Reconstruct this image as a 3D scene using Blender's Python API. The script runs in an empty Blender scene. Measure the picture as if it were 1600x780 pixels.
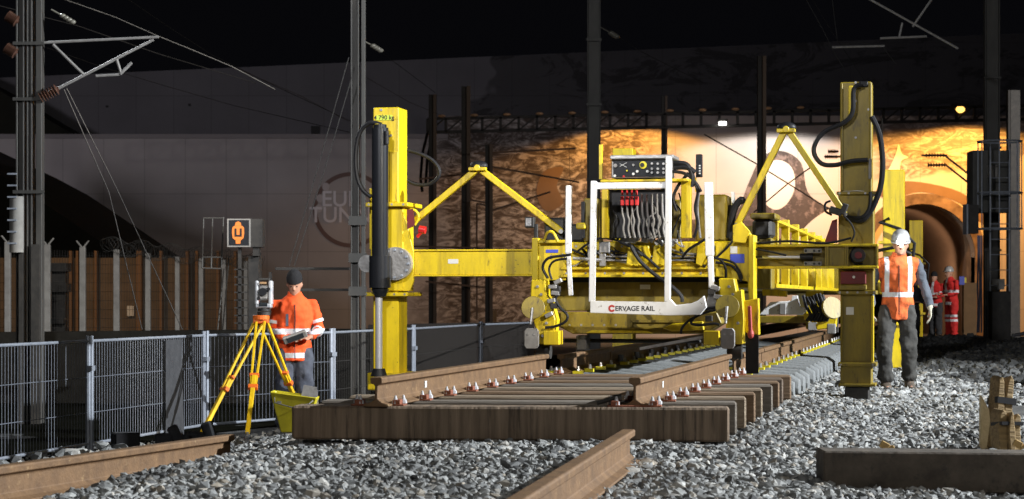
import bpy, math, random
import numpy as np
from mathutils import Vector, Matrix
random.seed(7); rng = np.random.default_rng(7)
sc = bpy.context.scene
R = math.radians
F = 3200.0; CZ = 0.84; TH = math.atan(687/3200.)
SN, CS = math.sin(TH), math.cos(TH)
O0 = Vector((1.045, 17.3, 0.0))

# ------------------------------------------------------------ camera
cam = bpy.data.cameras.new('camera'); co = bpy.data.objects.new('camera', cam); sc.collection.objects.link(co)
co.location = (0, 0, CZ); co.rotation_euler = (R(90), 0, 0)
cam.sensor_width = 36; cam.lens = 36*F/1600; cam.shift_y = 75/1600.
cam.clip_start = 0.5; cam.clip_end = 2000
cam.dof.use_dof = True; cam.dof.focus_distance = 16.5; cam.dof.aperture_fstop = 6.3
sc.camera = co
# ------------------------------------------------------------ world (night) and view
w = bpy.data.worlds.new('World'); sc.world = w; w.use_nodes = True
bg = w.node_tree.nodes['Background']
bg.inputs['Color'].default_value = (0.5, 0.5, 0.66, 1); bg.inputs['Strength'].default_value = 0.004
sc.view_settings.view_transform = 'Standard'; sc.view_settings.look = 'None'
sc.view_settings.exposure = 0; sc.view_settings.gamma = 1
sc.render.engine = 'CYCLES'
sc.cycles.use_denoising = True; sc.cycles.max_bounces = 5
sc.cycles.sample_clamp_indirect = 4

# ------------------------------------------------------------ lights: site floodlights, portal lamps and added fills
def spot(name, loc, target, power, angle, blend=.3, col=(1, 1, 1), size=.15):
    l = bpy.data.lights.new(name, 'SPOT'); l.energy = power; l.color = col; l.shadow_soft_size = size
    l.spot_size = R(angle); l.spot_blend = blend
    o = bpy.data.objects.new(name, l); sc.collection.objects.link(o); o.location = loc
    o.rotation_euler = (Vector(target)-Vector(loc)).to_track_quat('-Z', 'Y').to_euler()
    return o
KEY = spot('site_flood_and_fill', (20, 14, 10), (0, 15, 0), 48000, 90, .3, (.93, .97, 1), .10)
FRONT = spot('site_flood_and_fill', (8.5, 3, 7), (-1.28, 20.5, 1.2), 11500, 12.8, .2, (1, .94, .82), .08)
FILL = spot('site_flood_and_fill', (3, -7, 8), (1.5, 18, 0), 2400, 60, .5, (1, .96, .9), .5)  # added fill from behind the camera, no lamp known there
TRK = spot('site_flood_and_fill', (-9, 32, 9), (1.5, 22, .3), 1800, 60, .5, (.9, .95, 1), .2)
FAR = spot('site_flood_and_fill', (20, 38, 6), (14, 51, .6), 8000, 70, .5, (1, .95, .9), .2)  # added spot that brightens the far workers
WL = spot('added_yard_fill', (-40, 95, 14), (-25, 150, 3), 10500, 120, .8, (.96, .90, 1), 1)  # added weak spot to light the left of the portal wall
WL2 = spot('added_yard_fill', (10, 70, 26), (-8, 160, 17), 4200, 80, .8, (.96, .92, 1), 1)  # added spot that lifts the upper wall
SOD = (1, .43, .075)
def washer(name, x, y, z, p, col, a=150, bl=.12):
    return spot(name, (x, y, z), (x, y+1, z-math.tan(R(a/2))), p, a, bl, col, .25)
WH = washer('portal_floodlight', 18.8, 139.0, 12.6, 3900, (1, .92, .84))
WH2 = washer('portal_floodlight', 15.5, 136, 12.6, 1700, (1, .70, .42))
SO1 = washer('portal_sodium_and_fill', 8.6, 141.2, 12.9, 3600, SOD)
SO2 = washer('portal_sodium_and_fill', 32.2, 141.0, 13.0, 6500, SOD)
SO3 = washer('portal_sodium_and_fill', 1.5, 134, 12, 600, (1, .6, .3))
SO4 = spot('fence_sodium_lamp', (-13.5, 52, 5.5), (-10, 60, -1), 900, 150, .6, (1, .56, .22), .3)
FEN = spot('added_yard_fill', (-1, 24, 8), (-15, 42, 0), 5500, 60, .6, (1, .93, .85), .3)  # added spot so the fence posts show pale
MST = spot('site_flood_and_fill', (-3, 8, 6), (4.0, 38, 3), 4500, 56, .8, (.95, .96, 1), .3)  # added fill spot to lighten the masts
SO5 = washer('portal_sodium_and_fill', 29.0, 136.0, 12.8, 7500, SOD)  # added orange fill for the dim wall around the tunnel arch
TUN = spot('tunnel_lamp', (29.2, 150, 3), (29.2, 190, -1), 2200, 150, .6, (1, .62, .35), .3)

# ------------------------------------------------------------ helpers
def W(px, py, Y): return Vector(((px-800)/F*Y, Y, CZ+(465-py)/F*Y))
def S(px, py, s): return W(px, py, F/s)
def ML(px, py, ly):
    u = (px-800)/F; Y = (ly + O0.x*SN + O0.y*CS)/(u*SN + CS)
    X = u*Y
    return Vector(((X-O0.x)*CS-(Y-O0.y)*SN, ly, CZ+(465-py)/F*Y))
def ML2W(v): return Vector((O0.x+v[0]*CS+v[1]*SN, O0.y-v[0]*SN+v[1]*CS, v[2]))

SPLIT = {'coupler', 'engine_panel', 'motor_mount', 'cylinder_gland', 'clamp_plate', 'bolt', 'flange', 'arm_flange', 'ledge', 'stiffener', 'solenoid', 'rung', 'end_flange', 'stand_frame', 'engine_cover', 'valve_block', 'valve_body', 'hydraulic_pipe', 'lug', 'fitting', 'hole', 'receiver_light', 'column', 'arm', 'hoop', 'cage_bar', 'stile', 'vent_opening', 'logo_star', 'baseplate_', 'rail_clip', 'screw', 'eyes', 'cable', 'notice_plate', 'knob', 'boots', 'clamp', 'reflective_band'}
class MB:
    def __init__(s): s.v = []; s.f = []
    def add(s, vs, fs):
        n = len(s.v); s.p = getattr(s, 'p', []) + [(n, len(s.f))]; s.v += [tuple(p) for p in vs]; s.f += [tuple(i+n for i in f) for f in fs]; return s
    def _m(s): s.p = getattr(s, 'p', []) + [(len(s.v), len(s.f))]
    def box(s, c, d, rot=None):
        c = Vector(c); hx, hy, hz = d[0]/2, d[1]/2, d[2]/2
        vs = [Vector((x*hx, y*hy, z*hz)) for x in (-1, 1) for y in (-1, 1) for z in (-1, 1)]
        if rot is not None: vs = [rot @ v for v in vs]
        return s.add([v+c for v in vs], [(0, 1, 3, 2), (4, 6, 7, 5), (0, 4, 5, 1), (2, 3, 7, 6), (0, 2, 6, 4), (1, 5, 7, 3)])
    def bx(s, a, b):   # two corners
        return s.box([(a[i]+b[i])/2 for i in range(3)], [abs(a[i]-b[i]) for i in range(3)])
    def bar(s, p, q, wd, ht, up=(0, 0, 1)):
        p, q = Vector(p), Vector(q); d = (q-p); L = d.length; d.normalize()
        u = Vector(up); x = d.cross(u)
        if x.length < 1e-4: x = d.cross(Vector((0, 1, 0)))
        x.normalize(); z = x.cross(d)
        m = Matrix((x, d, z)).transposed()
        return s.box((p+q)/2, (wd, L, ht), m)
    def cyl(s, p, q, r0, r1=None, n=12):
        r1 = r0 if r1 is None else r1
        return s.tube([p, q], [r0, r1], n)
    def tube(s, pts, r, n=8):
        pts = [Vector(p) for p in pts]; k = len(pts)
        rs = r if isinstance(r, (list, tuple)) else [r]*k
        vs = []; prev = None
        for i, p in enumerate(pts):
            d = (pts[min(i+1, k-1)]-pts[max(i-1, 0)]).normalized()
            if prev is None:
                a = d.cross(Vector((0, 0, 1)))
                if a.length < .1: a = d.cross(Vector((1, 0, 0)))
            else: a = prev - d*prev.dot(d)
            a.normalize(); prev = a; b = d.cross(a)
            for j in range(n):
                t = 2*math.pi*j/n; vs.append(p+(a*math.cos(t)+b*math.sin(t))*rs[i])
        fs = []
        for i in range(k-1):
            for j in range(n):
                j2 = (j+1) % n; fs.append((i*n+j, i*n+j2, (i+1)*n+j2, (i+1)*n+j))
        fs.append(tuple(range(n-1, -1, -1))); fs.append(tuple((k-1)*n+j for j in range(n)))
        return s.add(vs, fs)
    def loft(s, secs, n=16):
        """sections: (centre, a_vec, b_vec)"""
        vs = []
        for c, a, b in secs:
            c, a, b = Vector(c), Vector(a), Vector(b)
            for j in range(n):
                t = 2*math.pi*j/n; vs.append(c+a*math.cos(t)+b*math.sin(t))
        fs = []
        k = len(secs)
        for i in range(k-1):
            for j in range(n):
                j2 = (j+1) % n; fs.append((i*n+j, i*n+j2, (i+1)*n+j2, (i+1)*n+j))
        fs.append(tuple(range(n-1, -1, -1))); fs.append(tuple((k-1)*n+j for j in range(n)))
        return s.add(vs, fs)
    def ell(s, c, r, n=12, m=8, zmin=-1.0):
        c = Vector(c); vs = []; fs = []
        for i in range(m+1):
            ph = math.pi*(i/m)-math.pi/2; z = max(math.sin(ph), zmin)
            rr = math.cos(ph) if math.sin(ph) >= zmin else math.cos(math.asin(zmin))
            rr = max(rr, 1e-3)
            for j in range(n):
                t = 2*math.pi*j/n; vs.append(c+Vector((r[0]*rr*math.cos(t), r[1]*rr*math.sin(t), r[2]*z)))
        for i in range(m):
            for j in range(n):
                j2 = (j+1) % n; fs.append((i*n+j, i*n+j2, (i+1)*n+j2, (i+1)*n+j))
        fs.append(tuple(range(n-1, -1, -1))); fs.append(tuple(m*n+j for j in range(n)))
        return s.add(vs, fs)
    def prism(s, poly, t):   # poly: list of 3D points in a plane, t: thickness vector
        t = Vector(t); n = len(poly); vs = [Vector(p) for p in poly]; vs += [v+t for v in vs]
        fs = [tuple(range(n)), tuple(range(2*n-1, n-1, -1))]
        for i in range(n): j = (i+1) % n; fs.append((i, i+n, j+n, j))
        return s.add(vs, fs)
    def build(s, name, mat, parent=None, bevel=0, smooth=False, remesh=0):
        if parent is not None and name in SPLIT and len(s.p) > 1:
            pr = s.p+[(len(s.v), len(s.f))]; last = None
            for (v0, f0), (v1, f1) in zip(pr, pr[1:]):
                q = MB(); q.add(s.v[v0:v1], [tuple(i-v0 for i in f) for f in s.f[f0:f1]]); last = q.build(name, mat, parent, bevel, smooth, remesh)
            return last
        me = bpy.data.meshes.new(name); me.from_pydata(s.v, [], s.f)
        import bmesh
        bm = bmesh.new(); bm.from_mesh(me); bmesh.ops.recalc_face_normals(bm, faces=bm.faces); bm.to_mesh(me); bm.free()
        me.materials.append(mat)
        o = bpy.data.objects.new(name, me); sc.collection.objects.link(o)
        if parent: o.parent = parent
        if remesh:
            m = o.modifiers.new('r', 'REMESH'); m.mode = 'VOXEL'; m.voxel_size = remesh; m.use_smooth_shade = True
            k = o.modifiers.new('s', 'SMOOTH'); k.factor = .5; k.iterations = 4
            if name in ('jacket', 'vest', 'trousers', 'sleeves'):
                tx = bpy.data.textures.get('cloth_folds') or bpy.data.textures.new('cloth_folds', 'CLOUDS'); tx.noise_scale = .11; tx.noise_depth = 1
                dm = o.modifiers.new('d', 'DISPLACE'); dm.texture = tx; dm.strength = .045; dm.mid_level = .5; dm.texture_coords = 'LOCAL'
        if bevel:
            b = o.modifiers.new('b', 'BEVEL'); b.width = bevel; b.segments = 1; b.limit_method = 'ANGLE'; b.angle_limit = R(40)
        if smooth:
            for p in me.polygons: p.use_smooth = True
            if not remesh:
                try: me.set_sharp_from_angle(angle=R(42))
                except Exception: pass
        return o
def tag(o, label=None, cat=None, group=None, kind=None):
    if label: o['label'] = label
    if cat: o['category'] = cat
    if group: o['group'] = group
    if kind: o['kind'] = kind
    return o
def thing(name, loc, label, cat, group=None, rz=0):
    o = bpy.data.objects.new(name, None); sc.collection.objects.link(o); o.location = loc; o.rotation_euler = (0, 0, rz)
    o.empty_display_size = .2
    return tag(o, label, cat, group)
def dup(root, loc, rz=None, label=None):
    r = root.copy(); sc.collection.objects.link(r); r.location = loc
    if rz is not None: r.rotation_euler = (0, 0, rz)
    if label: r['label'] = label
    for ch in list(root.children):
        c = ch.copy(); sc.collection.objects.link(c); c.parent = r
        for g in list(ch.children):
            d = g.copy(); sc.collection.objects.link(d); d.parent = c
    return r

# ------------------------------------------------------------ materials
def mat(name, c1, c2=None, rough=.6, metal=0, scale=6, stretch=(1, 1, 1), bump=0, bscale=40, lo=.35, hi=.7, emit=None, c3=None, c3lo=.62, c3hi=.68, s3=14, coord='Object', spec=.5):
    m = bpy.data.materials.new(name); m.use_nodes = True; nt = m.node_tree; N = nt.nodes; L = nt.links
    b = N['Principled BSDF']; b.inputs['Roughness'].default_value = rough; b.inputs['Metallic'].default_value = metal
    b.inputs['Specular IOR Level'].default_value = spec
    b.inputs['Base Color'].default_value = (*c1, 1)
    if emit: b.inputs['Emission Color'].default_value = (*emit[0], 1); b.inputs['Emission Strength'].default_value = emit[1]
    if c2 is not None or bump:
        tc = N.new('ShaderNodeTexCoord'); mp = N.new('ShaderNodeMapping'); mp.inputs['Scale'].default_value = stretch
        L.new(tc.outputs[coord], mp.inputs[0])
    if c2 is not None:
        nz = N.new('ShaderNodeTexNoise'); nz.inputs['Scale'].default_value = scale; nz.inputs['Detail'].default_value = 6; nz.inputs['Roughness'].default_value = .65
        L.new(mp.outputs[0], nz.inputs['Vector'])
        cr = N.new('ShaderNodeValToRGB'); cr.color_ramp.elements[0].position = lo; cr.color_ramp.elements[1].position = hi
        cr.color_ramp.elements[0].color = (*c1, 1); cr.color_ramp.elements[1].color = (*c2, 1)
        L.new(nz.outputs['Fac'], cr.inputs[0]); out = cr.outputs[0]
        if c3 is not None:
            n3 = N.new('ShaderNodeTexNoise'); n3.inputs['Scale'].default_value = s3; n3.inputs['Detail'].default_value = 8; n3.inputs['Roughness'].default_value = .7
            L.new(mp.outputs[0], n3.inputs['Vector'])
            mr = N.new('ShaderNodeMapRange'); mr.inputs[1].default_value = c3lo; mr.inputs[2].default_value = c3hi; L.new(n3.outputs['Fac'], mr.inputs[0])
            mx = N.new('ShaderNodeMix'); mx.data_type = 'RGBA'; L.new(mr.outputs[0], mx.inputs[0]); L.new(out, mx.inputs[6]); mx.inputs[7].default_value = (*c3, 1)
            out = mx.outputs[2]
        L.new(out, b.inputs['Base Color'])
    if bump:
        nb = N.new('ShaderNodeTexNoise'); nb.inputs['Scale'].default_value = bscale; nb.inputs['Detail'].default_value = 5
        L.new(mp.outputs[0], nb.inputs['Vector'])
        bp = N.new('ShaderNodeBump'); bp.inputs['Strength'].default_value = bump; bp.inputs['Distance'].default_value = .02
        L.new(nb.outputs['Fac'], bp.inputs['Height']); L.new(bp.outputs[0], b.inputs['Normal'])
    return m
M = {}
def speckle(m, col, lo_, hi_, sc_):
    nt = m.node_tree; N = nt.nodes; L = nt.links; b = N['Principled BSDF']; src = b.inputs['Base Color'].links[0].from_socket
    tc = N.new('ShaderNodeTexCoord'); n = N.new('ShaderNodeTexNoise'); n.inputs['Scale'].default_value = sc_; n.inputs['Detail'].default_value = 3; L.new(tc.outputs['Object'], n.inputs['Vector'])
    q = N.new('ShaderNodeMapRange'); q.inputs[1].default_value = lo_; q.inputs[2].default_value = hi_; L.new(n.outputs['Fac'], q.inputs[0])
    x = N.new('ShaderNodeMix'); x.data_type = 'RGBA'; L.new(q.outputs[0], x.inputs[0]); L.new(src, x.inputs[6]); x.inputs[7].default_value = (*col, 1); L.new(x.outputs[2], b.inputs['Base Color'])
    # runs of grime: noise stretched along z
    mp = N.new('ShaderNodeMapping'); mp.inputs['Scale'].default_value = (14, 14, 1.2); L.new(tc.outputs['Object'], mp.inputs[0])
    n2 = N.new('ShaderNodeTexNoise'); n2.inputs['Scale'].default_value = 1; n2.inputs['Detail'].default_value = 6; L.new(mp.outputs[0], n2.inputs['Vector'])
    q2 = N.new('ShaderNodeMapRange'); q2.inputs[1].default_value = .52; q2.inputs[2].default_value = .72; q2.inputs[4].default_value = .6; L.new(n2.outputs['Fac'], q2.inputs[0])
    y = N.new('ShaderNodeMix'); y.data_type = 'RGBA'; L.new(q2.outputs[0], y.inputs[0]); L.new(x.outputs[2], y.inputs[6]); y.inputs[7].default_value = (col[0]*2.2, col[1]*2.4, col[2], 1); L.new(y.outputs[2], b.inputs['Base Color'])
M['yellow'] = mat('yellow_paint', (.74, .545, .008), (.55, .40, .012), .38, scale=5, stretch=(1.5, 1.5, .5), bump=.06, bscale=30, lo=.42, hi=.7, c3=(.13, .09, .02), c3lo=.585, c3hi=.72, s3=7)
M['shaded_yellow'] = mat('grimy_shaded_yellow_paint', (.27, .195, .012), (.16, .115, .012), .5, scale=5, stretch=(1.5, 1.5, .5), bump=.1, bscale=30, c3=(.07, .05, .02), c3lo=.58, c3hi=.7)  # the yellow paint again, grime plus shade put into the base colour
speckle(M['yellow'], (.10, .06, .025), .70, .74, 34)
M['white'] = mat('white_paint', (.82, .82, .82), (.66, .65, .62), .4, scale=8, lo=.5, hi=.8, c3=(.22, .18, .13), c3lo=.60, c3hi=.68, s3=18)
M['black'] = mat('black_rubber', (.008, .008, .010), (.016, .016, .018), .5, scale=12, spec=.25)
M['blackpaint'] = mat('black_gloss', (.012, .013, .016), None, .25)
M['dark'] = mat('dark_steel', (.03, .029, .028), (.06, .055, .05), .6, .3, scale=9, bump=.1)
M['chrome'] = mat('chrome', (.7, .7, .74), None, .28, .55)
M['zinc'] = mat('galvanised_steel', (.36, .39, .45), (.26, .29, .34), .45, .35, scale=14)
M['meshwire'] = mat('dull_wire', (.17, .185, .22), None, .6, .2)
M['silver'] = mat('pale_screw', (.62, .63, .66), None, .4, .2)
M['steel'] = mat('worn_steel', (.42, .41, .40), (.24, .23, .22), .4, .6, scale=14, bump=.1)
M['plate'] = mat('grey_plate', (.30, .29, .28), (.2, .19, .18), .55, .3, scale=10, bump=.1)
M['rust'] = mat('rusty_rail_steel', (.205, .118, .056), (.12, .068, .034), .68, .15, scale=9, stretch=(1, 1, 1), bump=.22, bscale=60, c3=(.38, .26, .13), c3lo=.6, c3hi=.72, s3=22)
M['rustpad'] = mat('red_rust_plate', (.30, .10, .05), (.2, .06, .03), .7, scale=20, bump=.2)
M['red'] = mat('red_paint', (.6, .015, .012), (.4, .01, .01), .4, scale=8)
M['dred'] = mat('dark_red_paint', (.18, .01, .012), (.12, .01, .01), .45, scale=8)
M['orange'] = mat('orange_plastic', (.85, .17, .02), None, .45)
M['blue'] = mat('blue_sticker', (.05, .08, .55), None, .5)
M['paper'] = mat('white_sticker', (.7, .7, .68), None, .6)
M['green'] = mat('greenish_plate', (.35, .42, .03), (.28, .33, .03), .5, scale=10)
M['label'] = mat('yellow_green_label', (.55, .68, .05), None, .5)
M['ink'] = mat('black_print', (.01, .01, .01), None, .6)
M['redink'] = mat('red_print', (.5, .03, .02), None, .6)
M['tapeyel'] = mat('yellow_clip', (.7, .6, .02), None, .5)
M['cloth_dark'] = mat('dark_cloth', (.028, .03, .035), (.05, .052, .058), .9, scale=12, bump=.4, bscale=25)
M['jeans'] = mat('grey_denim', (.075, .085, .11), (.045, .05, .07), .9, scale=9, bump=.5, bscale=18)
M['workpants'] = mat('dusty_trousers', (.055, .053, .048), (.028, .028, .026), .9, scale=9, bump=.5, bscale=18)
M['boot'] = mat('dusty_boot', (.13, .10, .075), (.05, .04, .03), .8, scale=14, bump=.3)
M['skin'] = mat('skin', (.50, .27, .18), (.42, .21, .14), .55, scale=14)
M['eye'] = mat('eye', (.02, .015, .012), None, .3)
M['hair'] = mat('beanie_knit', (.008, .008, .010), (.018, .018, .02), .95, scale=40, bump=.5, bscale=120)
M['helmet'] = mat('white_helmet', (.42, .42, .42), (.26, .26, .26), .35, scale=10)
M['glove'] = mat('pale_glove', (.5, .48, .38), (.36, .34, .27), .9, scale=20, bump=.3)
M['sleeve'] = mat('grey_sleeve', (.10, .115, .14), (.07, .08, .10), .9, scale=10, bump=.5, bscale=20)
M['reflective'] = mat('reflective_tape', (.72, .74, .78), None, .4)
M['concrete'] = mat('pale_concrete', (.21, .22, .225), (.13, .14, .14), .85, scale=10, bump=.3, bscale=50)
M['dconcrete'] = mat('dark_concrete', (.016, .015, .013), (.009, .008, .007), .95, scale=3, bump=.3, bscale=20, spec=.05)
M['soil'] = mat('dark_soil', (.055, .052, .05), (.022, .021, .02), .95, scale=3, bump=1.0, bscale=9, coord='Object')
M['hill'] = mat('dark_grass_bank', (.018, .018, .012), (.008, .008, .006), 1, scale=.6)
M['mast'] = mat('mast_steel', (.075, .073, .068), (.045, .043, .04), .6, .2, scale=4, stretch=(1, 1, .3))
M['mastd'] = mat('far_mast_steel', (.035, .032, .03), (.022, .02, .018), .7, .1, scale=4)
M['post'] = mat('concrete_post', (.30, .29, .27), (.2, .19, .18), .85, scale=5)
M['brownpost'] = mat('brown_post', (.22, .13, .07), None, .85)
M['insul'] = mat('brown_insulator', (.10, .05, .035), None, .25)
M['foil'] = mat('white_sheet', (.6, .62, .68), (.4, .42, .5), .6, scale=8)
M['tan'] = mat('tan_board', (.42, .25, .12), (.3, .18, .09), .8, scale=3)
M['lampglow'] = mat('lamp_glow', (1, .8, .4), None, .5, emit=((1, .5, .1), 3.2))
M['headglow'] = mat('headlamp_glow', (1, 1, 1), None, .5, emit=((.85, .93, 1), 90))
M['screen'] = mat('dark_screen', (.03, .035, .04), None, .15)
M['siglow'] = mat('lit_orange_signal', (.5, .14, .02), None, .5, emit=((1, .26, .035), .55))
M['spotglow'] = mat('white_lamp_glow', (1, 1, 1), None, .5, emit=((1, .97, .9), 12))

def timber(name, base, dk, end=(.36, .27, .18)):
    m = mat(name, base, dk, .85, scale=7, stretch=(.25, 6, 6), bump=.5, bscale=14, lo=.3, hi=.72, c3=tuple(x*.35 for x in dk), c3lo=.58, c3hi=.7, s3=5)
    return m
WOODS = [timber('weathered_oak', (.20, .15, .11), (.10, .07, .05)), timber('grey_oak', (.23, .2, .165), (.12, .10, .08)),
         timber('warm_oak', (.26, .17, .10), (.13, .08, .045)), timber('pale_oak', (.34, .27, .19), (.18, .13, .085))]
# sleeper face: streaks run down the front (noise stretched in z)
def sleeper_face():
    m = mat('oak_sleeper', (.26, .19, .13), (.11, .078, .052), .85, scale=5, stretch=(5, 1, .25), bump=.5, bscale=12, lo=.35, hi=.7, c3=(.035, .026, .02), c3lo=.56, c3hi=.68, s3=4)
    return m
M['sleeperf'] = sleeper_face()
def banded(name, base, base2, zs, dirt=False):
    m = mat(name, base, base2, .85, scale=7, bump=1.0, bscale=9, c3=tuple(x*.35 for x in base2) if dirt else None, c3lo=.55, c3hi=.68, s3=6)
    nt = m.node_tree; N = nt.nodes; L = nt.links; b = N['Principled BSDF']
    src = b.inputs['Base Color'].links[0].from_socket
    tc = N.new('ShaderNodeTexCoord'); sp = N.new('ShaderNodeSeparateXYZ'); L.new(tc.outputs['Object'], sp.inputs[0])
    tot = None
    for (ax, a, c, ylim) in zs:
        s_ = sp.outputs[ax]
        g = N.new('ShaderNodeMath'); g.operation = 'SUBTRACT'; L.new(s_, g.inputs[0]); g.inputs[1].default_value = (a+c)/2
        h = N.new('ShaderNodeMath'); h.operation = 'ABSOLUTE'; L.new(g.outputs[0], h.inputs[0])
        k = N.new('ShaderNodeMath'); k.operation = 'LESS_THAN'; L.new(h.outputs[0], k.inputs[0]); k.inputs[1].default_value = (c-a)/2
        o = k.outputs[0]
        if ylim is not None:
            q = N.new('ShaderNodeMath'); q.operation = 'GREATER_THAN'; L.new(sp.outputs['Z'], q.inputs[0]); q.inputs[1].default_value = ylim
            r = N.new('ShaderNodeMath'); r.operation = 'MULTIPLY'; L.new(o, r.inputs[0]); L.new(q.outputs[0], r.inputs[1]); o = r.outputs[0]
        if tot is None: tot = o
        else:
            r = N.new('ShaderNodeMath'); r.operation = 'MAXIMUM'; L.new(tot, r.inputs[0]); L.new(o, r.inputs[1]); tot = r.outputs[0]
    mx = N.new('ShaderNodeMix'); mx.data_type = 'RGBA'; L.new(tot, mx.inputs[0]); L.new(src, mx.inputs[6]); mx.inputs[7].default_value = (.7, .72, .76, 1)
    L.new(mx.outputs[2], b.inputs['Base Color'])
    return m

# ------------------------------------------------------------ ground
def lat(X, Y): return (X-O0.x)*CS-(Y-O0.y)*SN
def fbm(x, y):
    return (np.sin(x*1.7+y*.9)*.5+np.sin(x*.8-y*1.3+2)*.6+np.sin(x*3.9+1+y*3.1)*.25+np.sin(-x*5.3+y*6.1)*.18)
def gh(X, Y):
    X = np.asarray(X, float); Y = np.asarray(Y, float); l = lat(X, Y)
    z = np.interp(l, [-7, -5.4, -4.9, -3, -2.4, -1.45, -1.2, 1.5, 2.2, 4], [-.72, -.70, -.69, -.40, -.27, -.15, -.045, -.045, -.12, -.20])
    z = z + np.where((Y < 25) & (l < 4), .018*fbm(X*1.3, Y*1.3), 0)
    z = z - .11*np.interp(Y, [18.6, 20.5], [0, 1])*np.interp(l, [1.4, 1.8, 2.6, 4], [0, 1, .5, 0])
    far = np.interp(Y, [0, 55, 100, 2000], [0, 0, -2.0, -2.1])
    k = np.interp(Y, [55, 100], [1, 0])
    z = z*k+far
    # ballast heap on the right and far berm
    z = z + .24*np.exp(-((X-9.3)/2.4)**2-((Y-36)/6.5)**2)
    z = z + .10*np.exp(-((X-3.3)/.7)**2-((Y-13.3)/1.2)**2)
    return z
def sheet(name, xs, ys, mt, dz=0):
    X, Y = np.meshgrid(xs, ys); Z = gh(X, Y)+dz
    nx, ny = len(xs), len(ys)
    v = np.stack([X.ravel(), Y.ravel(), Z.ravel()], 1)
    f = [(j*nx+i, j*nx+i+1, (j+1)*nx+i+1, (j+1)*nx+i) for j in range(ny-1) for i in range(nx-1)]
    me = bpy.data.meshes.new(name); me.from_pydata(v.tolist(), [], f); me.materials.append(mt)
    for p in me.polygons: p.use_smooth = True
    o = bpy.data.objects.new(name, me); sc.collection.objects.link(o); return o
xs = np.concatenate([[-600, -200, -80, -40, -20], np.arange(-12, 14, .2), [15, 17, 20, 28, 40, 80, 200, 600]])
ys = np.concatenate([[-20, 0, 5], np.arange(7, 26, .2), np.arange(26, 60, 1.0), [62, 66, 72, 80, 90, 100, 130, 200, 600, 1500]])
g = sheet('ground', xs, ys, mat('ballast_bed', (.10, .098, .094), (.03, .03, .03), .95, scale=9, bump=1, bscale=22, lo=.4, hi=.6)); g['kind'] = 'structure'

yv = np.arange(16, 60, 1.0); vg = []
def verge():
    vs = []; fs = []
    for k, y in enumerate(yv):
        # just beyond the barrier line
        xb = np.interp(y, [14, 19.7, 22.7, 24.6, 27.5, 31.7, 34.8, 60], [-5.6, -4.25, -3.55, -2.3, -1.45, -.6, .4, 2.0])-.12
        for x in np.linspace(-30, xb, 20): vs.append((x, y, float(gh(x, y))+.012))
    n = 20
    for k in range(len(yv)-1):
        for i in range(n-1): fs.append((k*n+i, k*n+i+1, (k+1)*n+i+1, (k+1)*n+i))
    o = MB().add(vs, fs).build('grass_verge', mat('dark_verge', (.012, .012, .009), (.006, .006, .004), 1, scale=3, bump=.6, bscale=8, spec=0)); o['kind'] = 'structure'
verge()
def soil():
    ys_ = np.arange(23, 48, .16); vs = []; fs = []; n = 70
    for y in ys_:
        x0 = np.interp(y, [19, 24.6, 35, 60], [6.2, 5.5, 6.6, 9.5])+.25*math.sin(y*1.9)+.15*math.sin(y*4.3)
        for i in range(n):
            x = x0+i*.14; e = min(1, i/6, max(0, (y-23)/1.2))
            vs.append((x, y, float(gh(x, y))-.03+e*(.05+.07*math.sin(x*2.1+y*.7)*math.sin(y*1.3)+random.uniform(-.04, .05))))
    for k in range(len(ys_)-1):
        for i in range(n-1): fs.append((k*n+i, k*n+i+1, (k+1)*n+i+1, (k+1)*n+i))
    o = MB().add(vs, fs).build('soil_heap', M['soil']); o['kind'] = 'structure'
soil()
# stones
def main_regs(region, dk):
    A = []
    A.append(region(210000, -3.5, 4.2, 8.2, 19, lambda X, Y, l: (l > -2.7) & ((l < 2.6) | (rng.random(len(X)) < .9)) & (rng.random(len(X)) < np.interp(Y, [8, 12, 19], [1, .85, .7])), .013, .028))
    A.append(region(16000, -6.5, 0, 15.5, 22, lambda X, Y, l: (l < -2.6) & (l > -6.2) & (rng.random(len(X)) < np.interp(-l, [2.6, 3.2, 6], [.9, .35, .25])), .02, .04))
    A.append(region(5000, -5.4, -2.9, 15.6, 17.2, lambda X, Y, l: (Y > 15.6), .03, .065))
    A.append(region(42000, 1.0, 8.5, 19, 33, lambda X, Y, l: (l > .9) & (l < 3.6) & ~dk(X, Y), .02, .038))
    A.append(region(4000, 4.5, 13, 24, 44, lambda X, Y, l: (l > 3.2) & ~dk(X, Y), .03, .06))
    return A
def dark_regs(region, dk):
    return [region(60000, 5.2, 15, 23.5, 44, lambda X, Y, l: dk(X, Y+.0) & (rng.random(len(X)) < .8), .025, .07)]
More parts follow.
